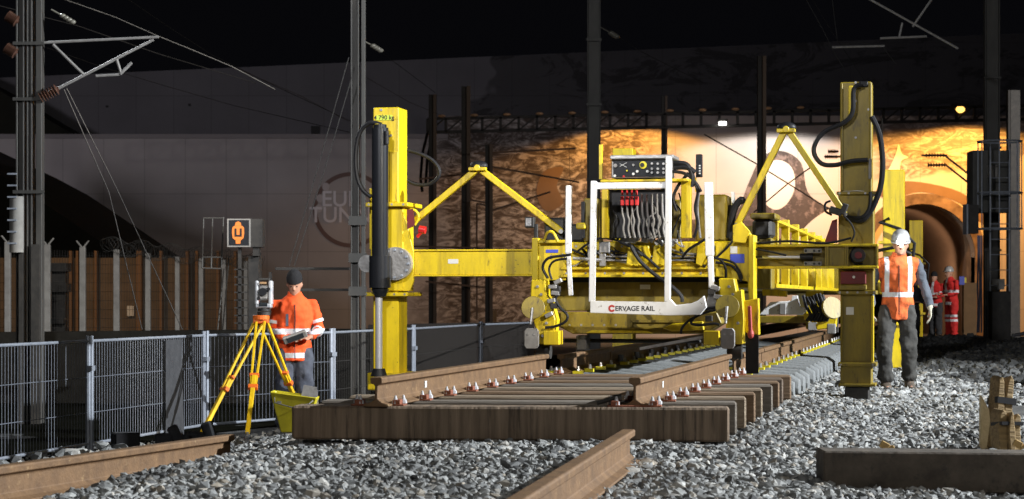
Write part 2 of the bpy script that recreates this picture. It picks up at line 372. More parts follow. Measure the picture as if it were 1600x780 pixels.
def stones(regs, nm, label, tone):
    t = (1+5**.5)/2
    iv = np.array([(-1, t, 0), (1, t, 0), (-1, -t, 0), (1, -t, 0), (0, -1, t), (0, 1, t), (0, -1, -t), (0, 1, -t), (t, 0, -1), (t, 0, 1), (-t, 0, -1), (-t, 0, 1)])
    iv /= np.linalg.norm(iv[0])
    fc = np.array([(0, 11, 5), (0, 5, 1), (0, 1, 7), (0, 7, 10), (0, 10, 11), (1, 5, 9), (5, 11, 4), (11, 10, 2), (10, 7, 6), (7, 1, 8), (3, 9, 4), (3, 4, 2), (3, 2, 6), (3, 6, 8), (3, 8, 9), (4, 9, 5), (2, 4, 11), (6, 2, 10), (8, 6, 7), (9, 8, 1)])
    dk = lambda X, Y: X > np.interp(Y, [19, 24.6, 35, 60], [6.2, 5.5, 6.6, 9.5])+.25*np.sin(Y*1.9)+.15*np.sin(Y*4.3)
    def region(n, x0, x1, y0, y1, cond, r0, r1):
        X = rng.uniform(x0, x1, n); Y = rng.uniform(y0, y1, n)
        px = 800+X/Y*F
        k = (px > -60) & (px < 1660) & cond(X, Y, lat(X, Y))
        X, Y = X[k], Y[k]; return X, Y, rng.uniform(r0, r1, len(X))*rng.choice([.75, 1, 1.25], len(X), p=[.4, .45, .15])
    A = regs(region, dk)
    # heaps / loose big ones
    X = np.concatenate([a[0] for a in A]); Y = np.concatenate([a[1] for a in A]); r = np.concatenate([a[2] for a in A])
    n = len(X); pl = lat(X, Y)
    Z = gh(X, Y)+(0 if tone == 1 else .03+.07*np.sin(X*2.1+Y*.7)*np.sin(Y*1.3))+rng.uniform(-.035, .03, n)
    band = (Y > 15.5) & (Y < 17.3) & (X < -2.9) & (pl < -4)
    Z = Z + np.where(band, np.abs(rng.normal(0, .05, n)), 0)
    ang = rng.uniform(0, 2*np.pi, (n, 3)); ca, sa = np.cos(ang), np.sin(ang)
    Rz = np.zeros((n, 3, 3)); Rz[:, 0, 0] = ca[:, 0]; Rz[:, 0, 1] = -sa[:, 0]; Rz[:, 1, 0] = sa[:, 0]; Rz[:, 1, 1] = ca[:, 0]; Rz[:, 2, 2] = 1
    Rx = np.zeros((n, 3, 3)); Rx[:, 0, 0] = 1; Rx[:, 1, 1] = ca[:, 1]; Rx[:, 1, 2] = -sa[:, 1]; Rx[:, 2, 1] = sa[:, 1]; Rx[:, 2, 2] = ca[:, 1]
    Rm = Rz@Rx
    V = iv[None]*(1+rng.uniform(-.28, .28, (n, 12, 1)))+rng.normal(0, .10, (n, 12, 3))
    V = V*(np.stack([rng.uniform(.9, 1.6, n), rng.uniform(.75, 1.1, n), rng.uniform(.45, .85, n)], 1)*r[:, None])[:, None, :]
    V = np.einsum('nij,nkj->nki', Rm, V)+np.stack([X, Y, Z], 1)[:, None, :]
    Fc = (fc[None]+(np.arange(n)*12)[:, None, None]).reshape(-1, 3)
    me = bpy.data.meshes.new('ballast_stones')
    me.vertices.add(n*12); me.vertices.foreach_set('co', V.reshape(-1).astype(np.float32))
    nf = len(Fc); me.loops.add(nf*3); me.loops.foreach_set('vertex_index', Fc.reshape(-1).astype(np.int32))
    me.polygons.add(nf); me.polygons.foreach_set('loop_start', np.arange(0, nf*3, 3, dtype=np.int32))
    try: me.polygons.foreach_set('loop_total', np.full(nf, 3, dtype=np.int32))
    except Exception: pass
    me.update(calc_edges=True)
    me.shade_flat()
    m = bpy.data.materials.new('crushed_stone'); m.use_nodes = True; N = m.node_tree.nodes; L = m.node_tree.links; b = N['Principled BSDF']
    b.inputs['Roughness'].default_value = .8
    ge = N.new('ShaderNodeNewGeometry'); cr = N.new('ShaderNodeValToRGB'); e = cr.color_ramp.elements
    e[0].position = 0; e[0].color = (.12, .122, .125, 1); e[1].position = 1; e[1].color = (.74, .75, .73, 1)
    x = e.new(.3); x.color = (.30, .31, .31, 1); x = e.new(.8); x.color = (.55, .56, .55, 1); x = e.new(.9); x.color = (.48, .42, .34, 1)
    L.new(ge.outputs['Random Per Island'], cr.inputs[0])
    tc = N.new('ShaderNodeTexCoord'); nz = N.new('ShaderNodeTexNoise'); nz.inputs['Scale'].default_value = 55; L.new(tc.outputs['Object'], nz.inputs['Vector'])
    mx = N.new('ShaderNodeMix'); mx.data_type = 'RGBA'; mx.blend_type = 'MULTIPLY'; mx.inputs[0].default_value = .5; L.new(cr.outputs[0], mx.inputs[6]); L.new(nz.outputs['Fac'], mx.inputs[7])
    nl = N.new('ShaderNodeTexNoise'); nl.inputs['Scale'].default_value = 1.1; nl.inputs['Detail'].default_value = 4; L.new(tc.outputs['Object'], nl.inputs['Vector'])
    ml = N.new('ShaderNodeMapRange'); ml.inputs[1].default_value = .35; ml.inputs[2].default_value = .6; ml.inputs[3].default_value = .55*tone; ml.inputs[4].default_value = 1.0*tone; L.new(nl.outputs['Fac'], ml.inputs[0])
    m2 = N.new('ShaderNodeMix'); m2.data_type = 'RGBA'; m2.blend_type = 'MULTIPLY'; m2.inputs[0].default_value = 1; L.new(mx.outputs[2], m2.inputs[6]); L.new(ml.outputs[0], m2.inputs[7])
    L.new(m2.outputs[2], b.inputs['Base Color'])
    me.materials.append(m)
    o = bpy.data.objects.new(nm, me); sc.collection.objects.link(o); tag(o, label, 'ballast', kind='stuff')
stones(main_regs, 'ballast_stones', 'grey crushed stone ballast spread around the track', 1)
stones(dark_regs, 'soil_clods', 'dark lumpy heap of soil and stones at the far right', .22)

def rect_px(mb, x0, y0, x1, y1, Y, t):
    a = W(x0, y1, Y); b = W(x1, y0, Y); return mb.bx(a, (b.x, Y+t, b.z))

# ------------------------------------------------------------ portal walls, mural, tunnel
YW = 145.45; YU = 158.0
def wallmat(name, tone, mural):
    m = bpy.data.materials.new(name); m.use_nodes = True; nt = m.node_tree; N = nt.nodes; L = nt.links; b = N['Principled BSDF']; b.inputs['Roughness'].default_value = .85
    tc = N.new('ShaderNodeTexCoord'); sp = N.new('ShaderNodeSeparateXYZ'); L.new(tc.outputs['Object'], sp.inputs[0])
    cb = N.new('ShaderNodeCombineXYZ'); L.new(sp.outputs[0], cb.inputs[0]); L.new(sp.outputs[2], cb.inputs[1])
    br = N.new('ShaderNodeTexBrick'); br.offset = 0; br.inputs['Scale'].default_value = 1; br.inputs['Brick Width'].default_value = 2.9; br.inputs['Row Height'].default_value = 4.1
    br.inputs['Mortar Size'].default_value = .022; br.inputs['Mortar Smooth'].default_value = .3
    br.inputs['Color1'].default_value = (*tone, 1); br.inputs['Color2'].default_value = tuple(x*.95 for x in tone)+(1,); br.inputs['Mortar'].default_value = tuple(x*.62 for x in tone)+(1,)
    L.new(cb.outputs[0], br.inputs['Vector'])
    n0 = N.new('ShaderNodeTexNoise'); n0.inputs['Scale'].default_value = .25; n0.inputs['Detail'].default_value = 6; L.new(cb.outputs[0], n0.inputs['Vector'])
    mr0 = N.new('ShaderNodeMapRange'); mr0.inputs[1].default_value = .3; mr0.inputs[2].default_value = .7; mr0.inputs[3].default_value = .86; mr0.inputs[4].default_value = 1.05; L.new(n0.outputs['Fac'], mr0.inputs[0])
    mm = N.new('ShaderNodeMix'); mm.data_type = 'RGBA'; mm.blend_type = 'MULTIPLY'; mm.inputs[0].default_value = 1; L.new(br.outputs['Color'], mm.inputs[6]); L.new(mr0.outputs[0], mm.inputs[7])
    out = mm.outputs[2]
    def mrange(sock, a, c):
        q = N.new('ShaderNodeMapRange'); q.interpolation_type = 'SMOOTHSTEP'; q.inputs[1].default_value = a; q.inputs[2].default_value = c; L.new(sock, q.inputs[0]); return q.outputs[0]
    def mul(a, c):
        q = N.new('ShaderNodeMath'); q.operation = 'MULTIPLY'; L.new(a, q.inputs[0])
        if isinstance(c, float): q.inputs[1].default_value = c
        else: L.new(c, q.inputs[1])
        return q.outputs[0]
    def mx2(a, c):
        q = N.new('ShaderNodeMath'); q.operation = 'MAXIMUM'; L.new(a, q.inputs[0]); L.new(c, q.inputs[1]); return q.outputs[0]
    # brush strokes
    nz = N.new('ShaderNodeTexNoise'); nz.inputs['Scale'].default_value = 1.0 if mural == 'low' else .22; nz.inputs['Detail'].default_value = 12; nz.inputs['Roughness'].default_value = .74; nz.inputs['Distortion'].default_value = 1.7
    mp = N.new('ShaderNodeMapping'); mp.inputs['Rotation'].default_value = (0, 0, R(-35)); mp.inputs['Scale'].default_value = (.65, 1.6, 1); L.new(cb.outputs[0], mp.inputs[0]); L.new(mp.outputs[0], nz.inputs['Vector'])
    X = sp.outputs[0]
    # ragged left border of the mural
    nb = N.new('ShaderNodeTexNoise'); nb.inputs['Scale'].default_value = .35; L.new(cb.outputs[0], nb.inputs['Vector'])
    ad = N.new('ShaderNodeMath'); ad.operation = 'MULTIPLY_ADD'; L.new(nb.outputs['Fac'], ad.inputs[0]); ad.inputs[1].default_value = 5.0; L.new(X, ad.inputs[2])
    if mural == 'low':
        st = mrange(nz.outputs['Fac'], .36, .56)
        reg = mul(mrange(ad.outputs[0], -5.5, -1.5), mrange(ad.outputs[0], 15.5, 11.5))
        Zs = N.new('ShaderNodeMath'); Zs.operation = 'MULTIPLY_ADD'; L.new(nb.outputs['Fac'], Zs.inputs[0]); Zs.inputs[1].default_value = 2.0; L.new(sp.outputs[2], Zs.inputs[2])
        # on the right the strokes only fill the band above the sweeping pale line
        zz = N.new('ShaderNodeMath'); zz.operation = 'MULTIPLY_ADD'; L.new(X, zz.inputs[0]); zz.inputs[1].default_value = -.14; L.new(Zs.outputs[0], zz.inputs[2])
        reg2 = mul(mrange(X, 25.0, 26.5), mrange(zz.outputs[0], 6.3, 6.8))
        # lower right of the left part is plain
        zl = N.new('ShaderNodeMath'); zl.operation = 'MULTIPLY_ADD'; L.new(X, zl.inputs[0]); zl.inputs[1].default_value = -.75; L.new(Zs.outputs[0], zl.inputs[2])
        reg = mul(reg, mrange(zl.outputs[0], -1.2, -.2))
        f = mul(st, mx2(reg, mul(reg2, .8)))
        darkc = (.05, .034, .024)
        f = mul(f, .93)
    else:
        st = mrange(nz.outputs['Fac'], .57, .43)
        zz = N.new('ShaderNodeMath'); zz.operation = 'MULTIPLY_ADD'; L.new(sp.outputs[2], zz.inputs[0]); zz.inputs[1].default_value = -.55; L.new(ad.outputs[0], zz.inputs[2])
        reg = mrange(zz.outputs[0], -9.0, -8.6)
        f = mul(mul(reg, st), .85)
        # mask to dark ground with thin pale strokes
        q = N.new('ShaderNodeMath'); q.operation = 'MULTIPLY'; L.new(reg, q.inputs[0]); q.inputs[1].default_value = .55
        f = mx2(f, q.outputs[0]); darkc = (.03, .028, .028)
    mx = N.new('ShaderNodeMix'); mx.data_type = 'RGBA'; L.new(f, mx.inputs[0]); L.new(out, mx.inputs[6]); mx.inputs[7].default_value = (*darkc, 1)
    L.new(mx.outputs[2], b.inputs['Base Color'])
    return m
M['wl'] = wallmat('painted_wall_panels', (.52, .49, .48), 'low'); M['wu'] = wallmat('shade_toned_upper_panels', (.21, .205, .22), 'up')  # upper tone darkened in place of weaker light: shade is in the colour
# lower wall with the tunnel opening
ac = W(1440, 402, YW); AR = 83/22.
zt = W(0, 212, YW).z; zb = -2.6
def arch_pts(r, cz=0, n=28, zbot=zb):
    q = [(ac.x+r*math.cos(math.pi*i/n), ac.z+r*math.sin(math.pi*i/n)) for i in range(n+1)]
    return [(ac.x+r, zbot), (ac.x+r, (zbot+ac.z)/2)]+q+[(ac.x-r, (zbot+ac.z)/2), (ac.x-r, zbot)]
pw = thing('portal_wall', (0, 0, 0), 'tall pale panelled tunnel portal wall with round painted logo and mural', 'wall')
mb = MB()
xL, xR = -150., 110.
ap = arch_pts(AR)
zt2 = W(0, 181, YW).z; xs2 = W(700, 0, YW).x
poly = [(xR, zb), (xR, zt2), (xs2, zt2), (xs2, zt), (xL, zt), (xL, zb)]+ap[::-1]
mb.prism([(x, YW, z) for x, z in poly], (0, 1.2, 0)); mb.build('wall_face', M['wl'], pw)
mb = MB(); mb.bx((xL, YW+1.2, zt-.6), (xR, YU+.2, zt-.02)); mb.build('roof_slab', M['dconcrete'], pw)
mb = MB(); mb.bx((xL, YW-.12, zt-.22), (xs2-.01, YW-.003, zt+.1)); mb.build('coping', mat('coping', (.3, .28, .28), None, .8), pw)
o_ = arch_pts(AR+.75); i_ = ap
mb = MB(); n = len(ap); ring = o_+i_[::-1]
vs = [(x, YW-.35, z) for x, z in o_]+[(x, YW-.35, z) for x, z in i_]+[(x, YW+.02, z) for x, z in o_]+[(x, YW+3, z) for x, z in i_]
fs = []
for i in range(n-1):
    fs += [(i, i+1, n+i+1, n+i), (i, 2*n+i, 2*n+i+1, i+1), (n+i, n+i+1, 3*n+i+1, 3*n+i)]
mb.add(vs, fs); mb.build('arch_ring', mat('arch_concrete', (.26, .18, .12), (.08, .052, .034), .85, scale=1.1, bump=.3, bscale=2), pw)
mb = MB(); vs = []; fs = []
for k in range(12):
    for x, z in ap: vs.append((x+k*k*.06, YW+2.9+k*9, z))
for k in range(11):
    for i in range(n-1): fs.append((k*n+i, k*n+i+1, (k+1)*n+i+1, (k+1)*n+i))
mb.add(vs, fs); mb.build('tunnel_lining', mat('tunnel_lining', (.16, .11, .085), (.10, .07, .055), .8, scale=.5, stretch=(1, .3, 1)), pw, smooth=True)
# logo on the wall: ring and words
c = W(548, 328, YW); 
mb = MB(); vs = []; fs = []; n = 64
for i in range(n+1):
    t = 2*math.pi*i/n
    for r in (2.38, 2.68): vs.append((c.x+r*math.cos(t), YW-.02, c.z+r*math.sin(t)))
for i in range(n): fs.append((2*i, 2*i+1, 2*i+3, 2*i+2))
mb.add(vs, fs); mb.build('logo_ring', mat('logo_brown', (.20, .135, .12), None, .8), pw)
def text(body, size, m, parent, mtx, ext=.002, align='CENTER', name='lettering', xs=1.0):
    cu = bpy.data.curves.new(name, 'FONT'); cu.body = body; cu.size = size; cu.extrude = ext; cu.align_x = align; cu.align_y = 'CENTER'; cu.offset = size*.012
    cu.materials.append(m); o = bpy.data.objects.new(name, cu); sc.collection.objects.link(o); bpy.context.view_layer.update()
    me = bpy.data.meshes.new_from_object(o); bpy.data.objects.remove(o); me.name = name; o = bpy.data.objects.new(name, me); sc.collection.objects.link(o)
    o.parent = parent; o.matrix_local = mtx @ Matrix.Diagonal((xs, 1, 1, 1)); return o
UPR = Matrix.Rotation(R(90), 4, 'X')
M['letter'] = mat('white_letters', (.85, .85, .9), None, .6)
p = W(547, 312, YW-.05); text('EURO', 1.55, M['letter'], pw, Matrix.Translation(p)@UPR, .01)
p = W(549, 337, YW-.05); text('TUNNEL', 1.55, M['letter'], pw, Matrix.Translation(p)@UPR, .01)
mb = MB()
for (x, y) in ((509, 292), (500, 310), (498, 326)): mb.ell(W(x, y, YW-.03), (.28, .02, .3), 9, 6)
mb.build('logo_star', mat('logo_pale', (.6, .57, .58), None, .8), pw)
# painted mural shapes
def shape(pts, m, dy, name='mural_shape'):
    q = []
    k = len(pts)
    for i in range(k):    # Catmull-Rom closed
        p0, p1, p2, p3 = pts[i-1], pts[i], pts[(i+1) % k], pts[(i+2) % k]
        for t in (0, .25, .5, .75):
            q.append(tuple(.5*((2*p1[j])+(-p0[j]+p2[j])*t+(2*p0[j]-5*p1[j]+4*p2[j]-p3[j])*t*t+(-p0[j]+3*p1[j]-3*p2[j]+p3[j])*t**3) for j in (0, 1)))
    MB().add([W(x, y, YW-dy) for x, y in q], [tuple(range(len(q)))]).build(name, m, pw)
mdark = mat('mural_grey_brown', (.10, .078, .072), (.06, .047, .045), .85, scale=.8, lo=.3, hi=.6, c3=(.22, .17, .16), c3lo=.52, c3hi=.62, s3=1.6)
mpale = mat('mural_cream', (.70, .64, .60), None, .85)
mor = mat('mural_tan', (.17, .11, .065), (.2, .13, .08), .85, scale=1)
shape([(1040, 420), (1046, 352), (1100, 342), (1150, 330), (1168, 290), (1190, 246), (1222, 236), (1252, 255), (1262, 300), (1290, 322), (1330, 332), (1385, 345), (1385, 430), (1200, 430)], mdark, .03)
shape([(1186, 290), (1192, 262), (1215, 250), (1237, 262), (1242, 292), (1230, 318), (1212, 328), (1194, 316)], mpale, .06, 'mural_disc')
shape([(1236, 400), (1252, 362), (1290, 330), (1345, 310), (1385, 318), (1385, 400), (1310, 430)], mpale, .06)
shape([(1190, 390), (1200, 348), (1215, 338), (1235, 350), (1250, 392), (1222, 372)], mat('mural_mid', (.24, .19, .18), None, .85), .05)
shape([(1374, 300), (1400, 285), (1440, 285), (1500, 300), (1535, 330), (1535, 350), (1500, 318), (1440, 300), (1390, 312)], mor, .03)
shape([(1378, 280), (1390, 262), (1400, 240), (1404, 225), (1409, 240), (1419, 246), (1408, 252), (1404, 272), (1384, 286)], mpale, .06, 'mural_figure')
shape([(852, 330), (838, 300), (850, 268), (880, 262), (870, 290), (880, 318)], mor, .03)
# upper wall, set back
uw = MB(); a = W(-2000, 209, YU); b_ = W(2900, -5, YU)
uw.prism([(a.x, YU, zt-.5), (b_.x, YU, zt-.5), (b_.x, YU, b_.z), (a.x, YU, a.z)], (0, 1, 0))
uo = uw.build('upper_wall', M['wu']); tag(uo, 'shade-toned upper wall with scribbled mural rising behind the portal wall', 'wall')
mb = MB(); rect_px(mb, 486, 197, 499, 210, YU-.15, .1); rect_px(mb, 165, 165, 169, 168, YU-.1, .1); rect_px(mb, 294, 162, 298, 166, YU-.1, .1)
mb.build('vent_opening', M['ink'], uo)
# embankments
def hill(pts, Y, t, name):
    o = MB().prism([W(x, y, Y) for x, y in pts], (0, t, 0)).build(name, M['hill']); o['kind'] = 'structure'; return o
hill([(-300, 0), (-40, 120), (0, 142), (60, 178), (120, 213), (-300, 214)], 147.5, 8, 'hillside')
hill([(-400, 80), (-60, 240), (0, 272), (60, 312), (120, 352), (172, 388), (240, 400), (300, 480), (330, 560), (-400, 560)], 96, 20, 'embankment')

# ------------------------------------------------------------ catenary portal beam and far masts
YT = 92.
pb = thing('portal_beam', (0, 0, 0), 'long dark lattice gantry beam spanning the tracks before the tunnel portal', 'gantry')
def beamline(x): return 207-(x-665)*.0235 if x < 1540 else 186
mb = MB(); L0, L1 = 668, 1620
for dy, hh in ((0, .14), (-21, .12)):
    for yy in (YT, YT+.8): mb.bar(W(L0, beamline(L0)+dy, yy), W(L1, beamline(L1)+dy, yy), .12, hh)
mb.build('chord', M['mastd'], pb)
mb = MB(); k = 0; x = L0
while x < L1:
    p = W(x, beamline(x), YT); q = W(x, beamline(x)-21, YT); mb.bar(p, q, .12, .12, up=(1, 0, 0))
    if x < 1000 or x > 1370:
        q2 = W(min(x+26, L1), beamline(x)-21, YT); mb.bar(p, q2, .07, .07, up=(1, 0, 0))
    mb.bar(p, p+Vector((0, .8, 0)), .07, .07); x += 28.5
mb.build('web', M['mastd'], pb)
mb = MB()
for x in range(690, 1300, 51): mb.ell(W(x, beamline(x)-25, YT-.1), (.18, .1, .07), 8, 5)
mb.build('clamp', mat('clamp_brass', (.5, .28, .14), None, .5), pb)
mlabel = {676: 'far dark lattice mast at the left end of the portal beam', 728: 'far dark mast with pale edge left of the hinged yellow arm tip', 764: 'short far dark post just right of the hinged yellow arm tip',
          1038: 'far dark mast rising behind the control panel', 1190: 'tall far dark mast seen beside the right hinged yellow arm', 668: ''}
def farmast(x, y0, y1, wpx, Y):
    t = thing('catenary_mast', (W(x, 465, Y).x, Y, 0), mlabel[x], 'mast', 'far masts in front of the portal wall')
    w_ = wpx/F*Y; z0, z1 = W(x, y1, Y).z, W(x, y0, Y).z
    MB().bx((-w_/2, -.02, z0), (w_*.1, .02, z1)).bx((-w_/2, -.15, z0), (-w_/2+.03, .15, z1)).build('web', M['mastd'], t)
    MB().bx((w_*.1, -.15, z0), (w_/2, .15, z1)).build('flange', mat('warm_mast', (.10, .07, .05), None, .7), t)
    return t
farmast(676, 148, 560, 12, 86); farmast(728, 135, 560, 14, 84); farmast(764, 226, 560, 12, 80); farmast(1038, 150, 520, 9, 95); farmast(1190, 88, 520, 13, 78)
# wall climbing equipment between masts
t = thing('steel_rack', (0, 0, 0), 'thin rusty steel rack between two far masts below the beam', 'rack')
mb = MB()
for a_, b2 in (((745, 318), (764, 322)), ((733, 312), (765, 318)), ((745, 318), (745, 500)), ((655, 280), (765, 268)), ((640, 385), (765, 388)), ((665, 440), (765, 450)), ((765, 260), (905, 285)), ((740, 240), (900, 232)), ((765, 330), (860, 300))):
    mb.bar(W(*a_, 83), W(*b2, 83), .07, .07)
mb.build('rail', mat('rusty_tube', (.14, .08, .05), None, .7), t)
MB().tube([W(668, 208, 88), W(660, 240, 88), W(657, 280, 88), W(660, 300, 88)], .06).tube([W(676, 212, 88), W(668, 245, 88), W(665, 290, 88)], .06).build('cable', M['black'], t)
# sodium lamp
t = thing('sodium_lamp', (0, 0, 0), 'glowing orange sodium lamp on the right of the lattice beam', 'lamp')
MB().ell(W(1500, 171, 92), (.22, .15, .16), 12, 8).build('bulb', M['lampglow'], t)
MB().box(W(1500, 165, 92.1), (.7, .4, .14)).bar(W(1500, 164, 92.1), W(1500, 182, 92.1), .06, .06, up=(1, 0, 0)).build('housing', M['mastd'], t)
t = thing('floodlight', (0, 0, 0), 'small white lamp glowing under the lattice beam near the right arm', 'lamp')
MB().box(W(1129, 193, 91.6), (.3, .2, .14)).build('lens', M['spotglow'], t)
MB().box(W(1129, 188, 91.7), (.45, .3, .1)).build('housing', M['mastd'], t)
t = thing('far_cabinet', (0, 0, 0), 'tan board leaning against the portal wall beside the far mast', 'board')
MB().bx(W(768, 520, 90), W(776, 485, 90.2)).build('board', M['tan'], t)

# ------------------------------------------------------------ near masts
def channel(mb, x0, x1, y0, z0, z1, d=.16):
    w_ = x1-x0
    mb.bx((x0, y0, z0), (x0+.02, y0+d, z1)).bx((x1-.02, y0, z0), (x1, y0+d, z1)).bx((x0, y0+d*.45, z0), (x1, y0+d*.45+.015, z1))
# centre-left mast 548-570
t = thing('catenary_mast', (W(559, 465, 27).x, 27, -.7), 'tall grey catenary mast with cross rails just left of the hydraulic column', 'mast', 'near catenary masts')
mb = MB(); s_ = F/27
channel(mb, -.095, .015, 0, 0, 7); mb.bx((.045, 0, 0), (.095, .16, 7)); mb.build('profile', M['mast'], t, bevel=.004)
mb = MB()
for y in (345, 403, 455):
    z = CZ+(465-y)/s_+.7; mb.bx((-.12, -.03, z-.06), (.12, -.005, z+.06))
mb.build('clamp_plate', M['mast'], t)
t = thing('cable_rails', (0, 0, 0), 'two horizontal dark rails running left from the centre mast', 'rail')
MB().bx(W(430, 422, 27.3), W(547, 418, 27.4)).bx(W(460, 455, 27.3), W(547, 451, 27.4)).bx(W(420, 425, 27.3), W(425, 500, 27.4)).build('rail', M['mastd'], t)
# middle mast 918-938
t = thing('catenary_mast', (W(928, 465, 38).x, 38, -.2), 'thick dark grey catenary mast rising behind the control panel to the sky', 'mast', 'near catenary masts')
mb = MB(); channel(mb, -.125, .125, 0, 0, 7.2); mb.build('profile', M['mast'], t, bevel=.004)
mb = MB()
for z in (1.2, 3.2, 4.6, 5.8): mb.bx((-.14, -.02, z), (.14, -.004, z+.05))
mb.build('clamp_plate', M['mast'], t)
# left double mast
t = thing('catenary_mast', (W(45, 465, 25).x, 25, -.7), 'double grey catenary mast at the left edge with white insulator sleeve', 'mast', 'near catenary masts')
mb = MB(); channel(mb, -.16, -.06, 0, 0, 7); channel(mb, -.03, .04, 0, 0, 7); mb.bx((.085, 0, 0), (.155, .16, 7)); mb.build('profile', M['mast'], t, bevel=.004)
mb = MB(); s_ = 128
for y in (68, 155, 300):
    z = CZ+(465-y)/s_+.7; mb.bx((-.19, -.03, z-.02), (.19, -.005, z+.02))
mb.build('clamp_plate', M['mast'], t)
z0, z1 = CZ+(465-395)/s_+.7, CZ+(465-308)/s_+.7
MB().cyl((-.12, -.12, z0), (-.12, -.12, z1), .085, n=14).build('insulator_sleeve', M['post'], t, smooth=True)
mb = MB()
for k in range(7): mb.bx((-.21, -.22, z0+.14*k+.1), (-.10, -.19, z0+.14*k+.12))
mb.build('rung', M['zinc'], t)
MB().bx((.05, -.1, 0), (.15, -.02, z0+.1)).bx((-.10, -.1, 0), (-.05, -.02, z0)).build('dark_duct', M['dark'], t)
# right mast with cage ladder
t = thing('catenary_mast', (W(1551, 465, 38).x, 38, -.3), 'grey catenary mast standing inside a ladder cage at the right edge', 'mast', 'near catenary masts')
mb = MB(); channel(mb, -.14, .14, 0, 0, 7.2); mb.build('profile', M['mast'], t, bevel=.004)
mb = MB()
for z in (2.0, 3.9, 5.2): mb.bx((-.16, -.02, z), (.16, -.004, z+.04))
mb.build('clamp_plate', M['mast'], t)
t = thing('catenary_mast', (W(1586, 465, 48).x, 48, -.3), 'dark rusty mast behind the ladder cage at far right', 'mast', 'near catenary masts')
MB().bx((-.1, 0, 0), (.12, .2, 6.0)).build('profile', M['dark'], t); MB().bx((-.16, 0, 0), (-.11, .2, 6.0)).build('flange', M['mastd'], t)
Yc = 36.5
t = thing('ladder_cage', (0, 0, 0), 'grey steel access ladder with hoop cage and cabinet at right', 'ladder')
cx = W(1560, 465, Yc).x; s_ = F/Yc; sx = lambda x: (x-800)/s_; sz = lambda y: CZ+(465-y)/s_
mb = MB()
for x in (1547, 1577): mb.bx((sx(x)-.012, Yc-.02, sz(548)), (sx(x)+.012, Yc+.02, sz(250)))
mb.build('stile', M['zinc'], t)
mb = MB()
for k in range(13): mb.cyl((sx(1547), Yc, sz(542-k*24)), (sx(1577), Yc, sz(542-k*24)), .01, n=6)
mb.build('rung', M['zinc'], t)
for y in (222, 302, 358):
    mb = MB(); r = .39; pts = [(cx+r*math.cos(a)*1.0, Yc-.1-.35*math.sin(a), sz(y)) for a in np.linspace(0, 2*math.pi, 21)]
    mb.tube(pts, .016, 6); mb.build('hoop', M['zinc'], t)
mb = MB()
for a in np.linspace(0, 2*math.pi, 8)[:-1]: mb.cyl((cx+.39*math.cos(a), Yc-.1-.35*math.sin(a), sz(358)), (cx+.39*math.cos(a), Yc-.1-.35*math.sin(a), sz(222)), .012, n=6)
mb.build('cage_bar', M['zinc'], t)
MB().bx((sx(1530), Yc+.5, sz(330)), (sx(1590), Yc+1.0, sz(232))).build('cabinet', mat('grey_cabinet', (.09, .09, .085), (.06, .06, .055), .7, scale=5), t)
MB().bx((sx(1552), Yc+.44, sz(275)), (sx(1568), Yc+.49, sz(256))).bx((sx(1552), Yc+.1, sz(448)), (sx(1572), Yc+.3, sz(436))).build('notice_plate', M['post'], t)
t = thing('signal_box', (0, 0, 0), 'dark signal box hung on the left side of the ladder cage', 'signal')
MB().bx((sx(1512), Yc, sz(365)), (sx(1529), Yc+.35, sz(320))).build('housing', M['dark'], t)
MB().bx((sx(1510), Yc-.02, sz(366)), (sx(1512.5), Yc+.3, sz(319))).build('frame', M['zinc'], t)
t = thing('control_cabinet', (W(1562, 465, 36.2).x, 36.2, -.3), 'dark cabinet with pale label standing at the foot of the ladder', 'cabinet')
MB().bx((-.14, 0, 0), (.2, .25, 1.25)).build('housing', M['dark'], t, bevel=.01); MB().bx((-.02, -.01, 1.28), (.08, .1, 1.4)).build('label_plate', M['post'], t)
mb = MB()
for i in range(3): mb.tube([W(1528+i*2.5+random.uniform(-1, 1), y, 35.9) for y in (368, 390, 405, 428, 450, 480, 520)], .016, 6)
t = tag(mb.build('cable_bundle', mat('bluish_plastic', (.2, .22, .35), None, .4)), 'bluish wrapped cable bundle hanging left of the ladder', 'cable')

# ------------------------------------------------------------ overhead line equipment
def cant(name, segs, Y, label, r=.018, cat='cantilever', m='zinc2', ins=()):
    t = thing(name, (0, 0, 0), label, cat)
    for a_, b2 in segs: MB().cyl(W(*a_, Y), W(*b2, Y), r, n=8).build('tube', M[m], t, smooth=True)
    for a_, b2 in ins:
        p, q = W(*a_, Y), W(*b2, Y); mb = MB(); n = 7
        for i in range(n):
            c0 = p.lerp(q, i/n); c1 = p.lerp(q, (i+.45)/n); mb.cyl(c0, c1, .075, .035, 10)
        mb.cyl(p, q, .03, n=8); mb.build('insulator', M['insul'], t, smooth=True)
    return t
M['zinc2'] = mat('dull_galvanised_tube', (.34, .33, .32), (.22, .21, .2), .5, .2, scale=9)
cant('cantilever_arm', [((66, 67), (248, 58)), ((88, 140), (240, 62)), ((83, 70), (131, 117)), ((182, 92), (189, 114)), ((188, 116), (206, 98)), ((150, 119), (186, 117))], 25, 'grey tubular cantilever frame on the left double mast', ins=[((64, 152), (92, 138)), ((12, 25), (28, 35)), ((10, 75), (26, 85))])
cant('cantilever_arm', [((1350, -6), (1497, 76)), ((1375, 60), (1448, 57)), ((1462, -10), (1426, 42)), ((1410, 36), (1405, 58)), ((1300, 74), (1382, 72))], 34, 'grey tubular cantilever frame in the upper right sky', r=.02)
cant('line_strut', [((1440, 243), (1480, 243)), ((1476, 243), (1526, 282)), ((1478, 258), (1526, 296))], 60, 'dark twin insulator struts reaching left from the ladder cage', r=.03, m='mastd', ins=[((1447, 243), (1478, 243)), ((1450, 258), (1480, 258))])
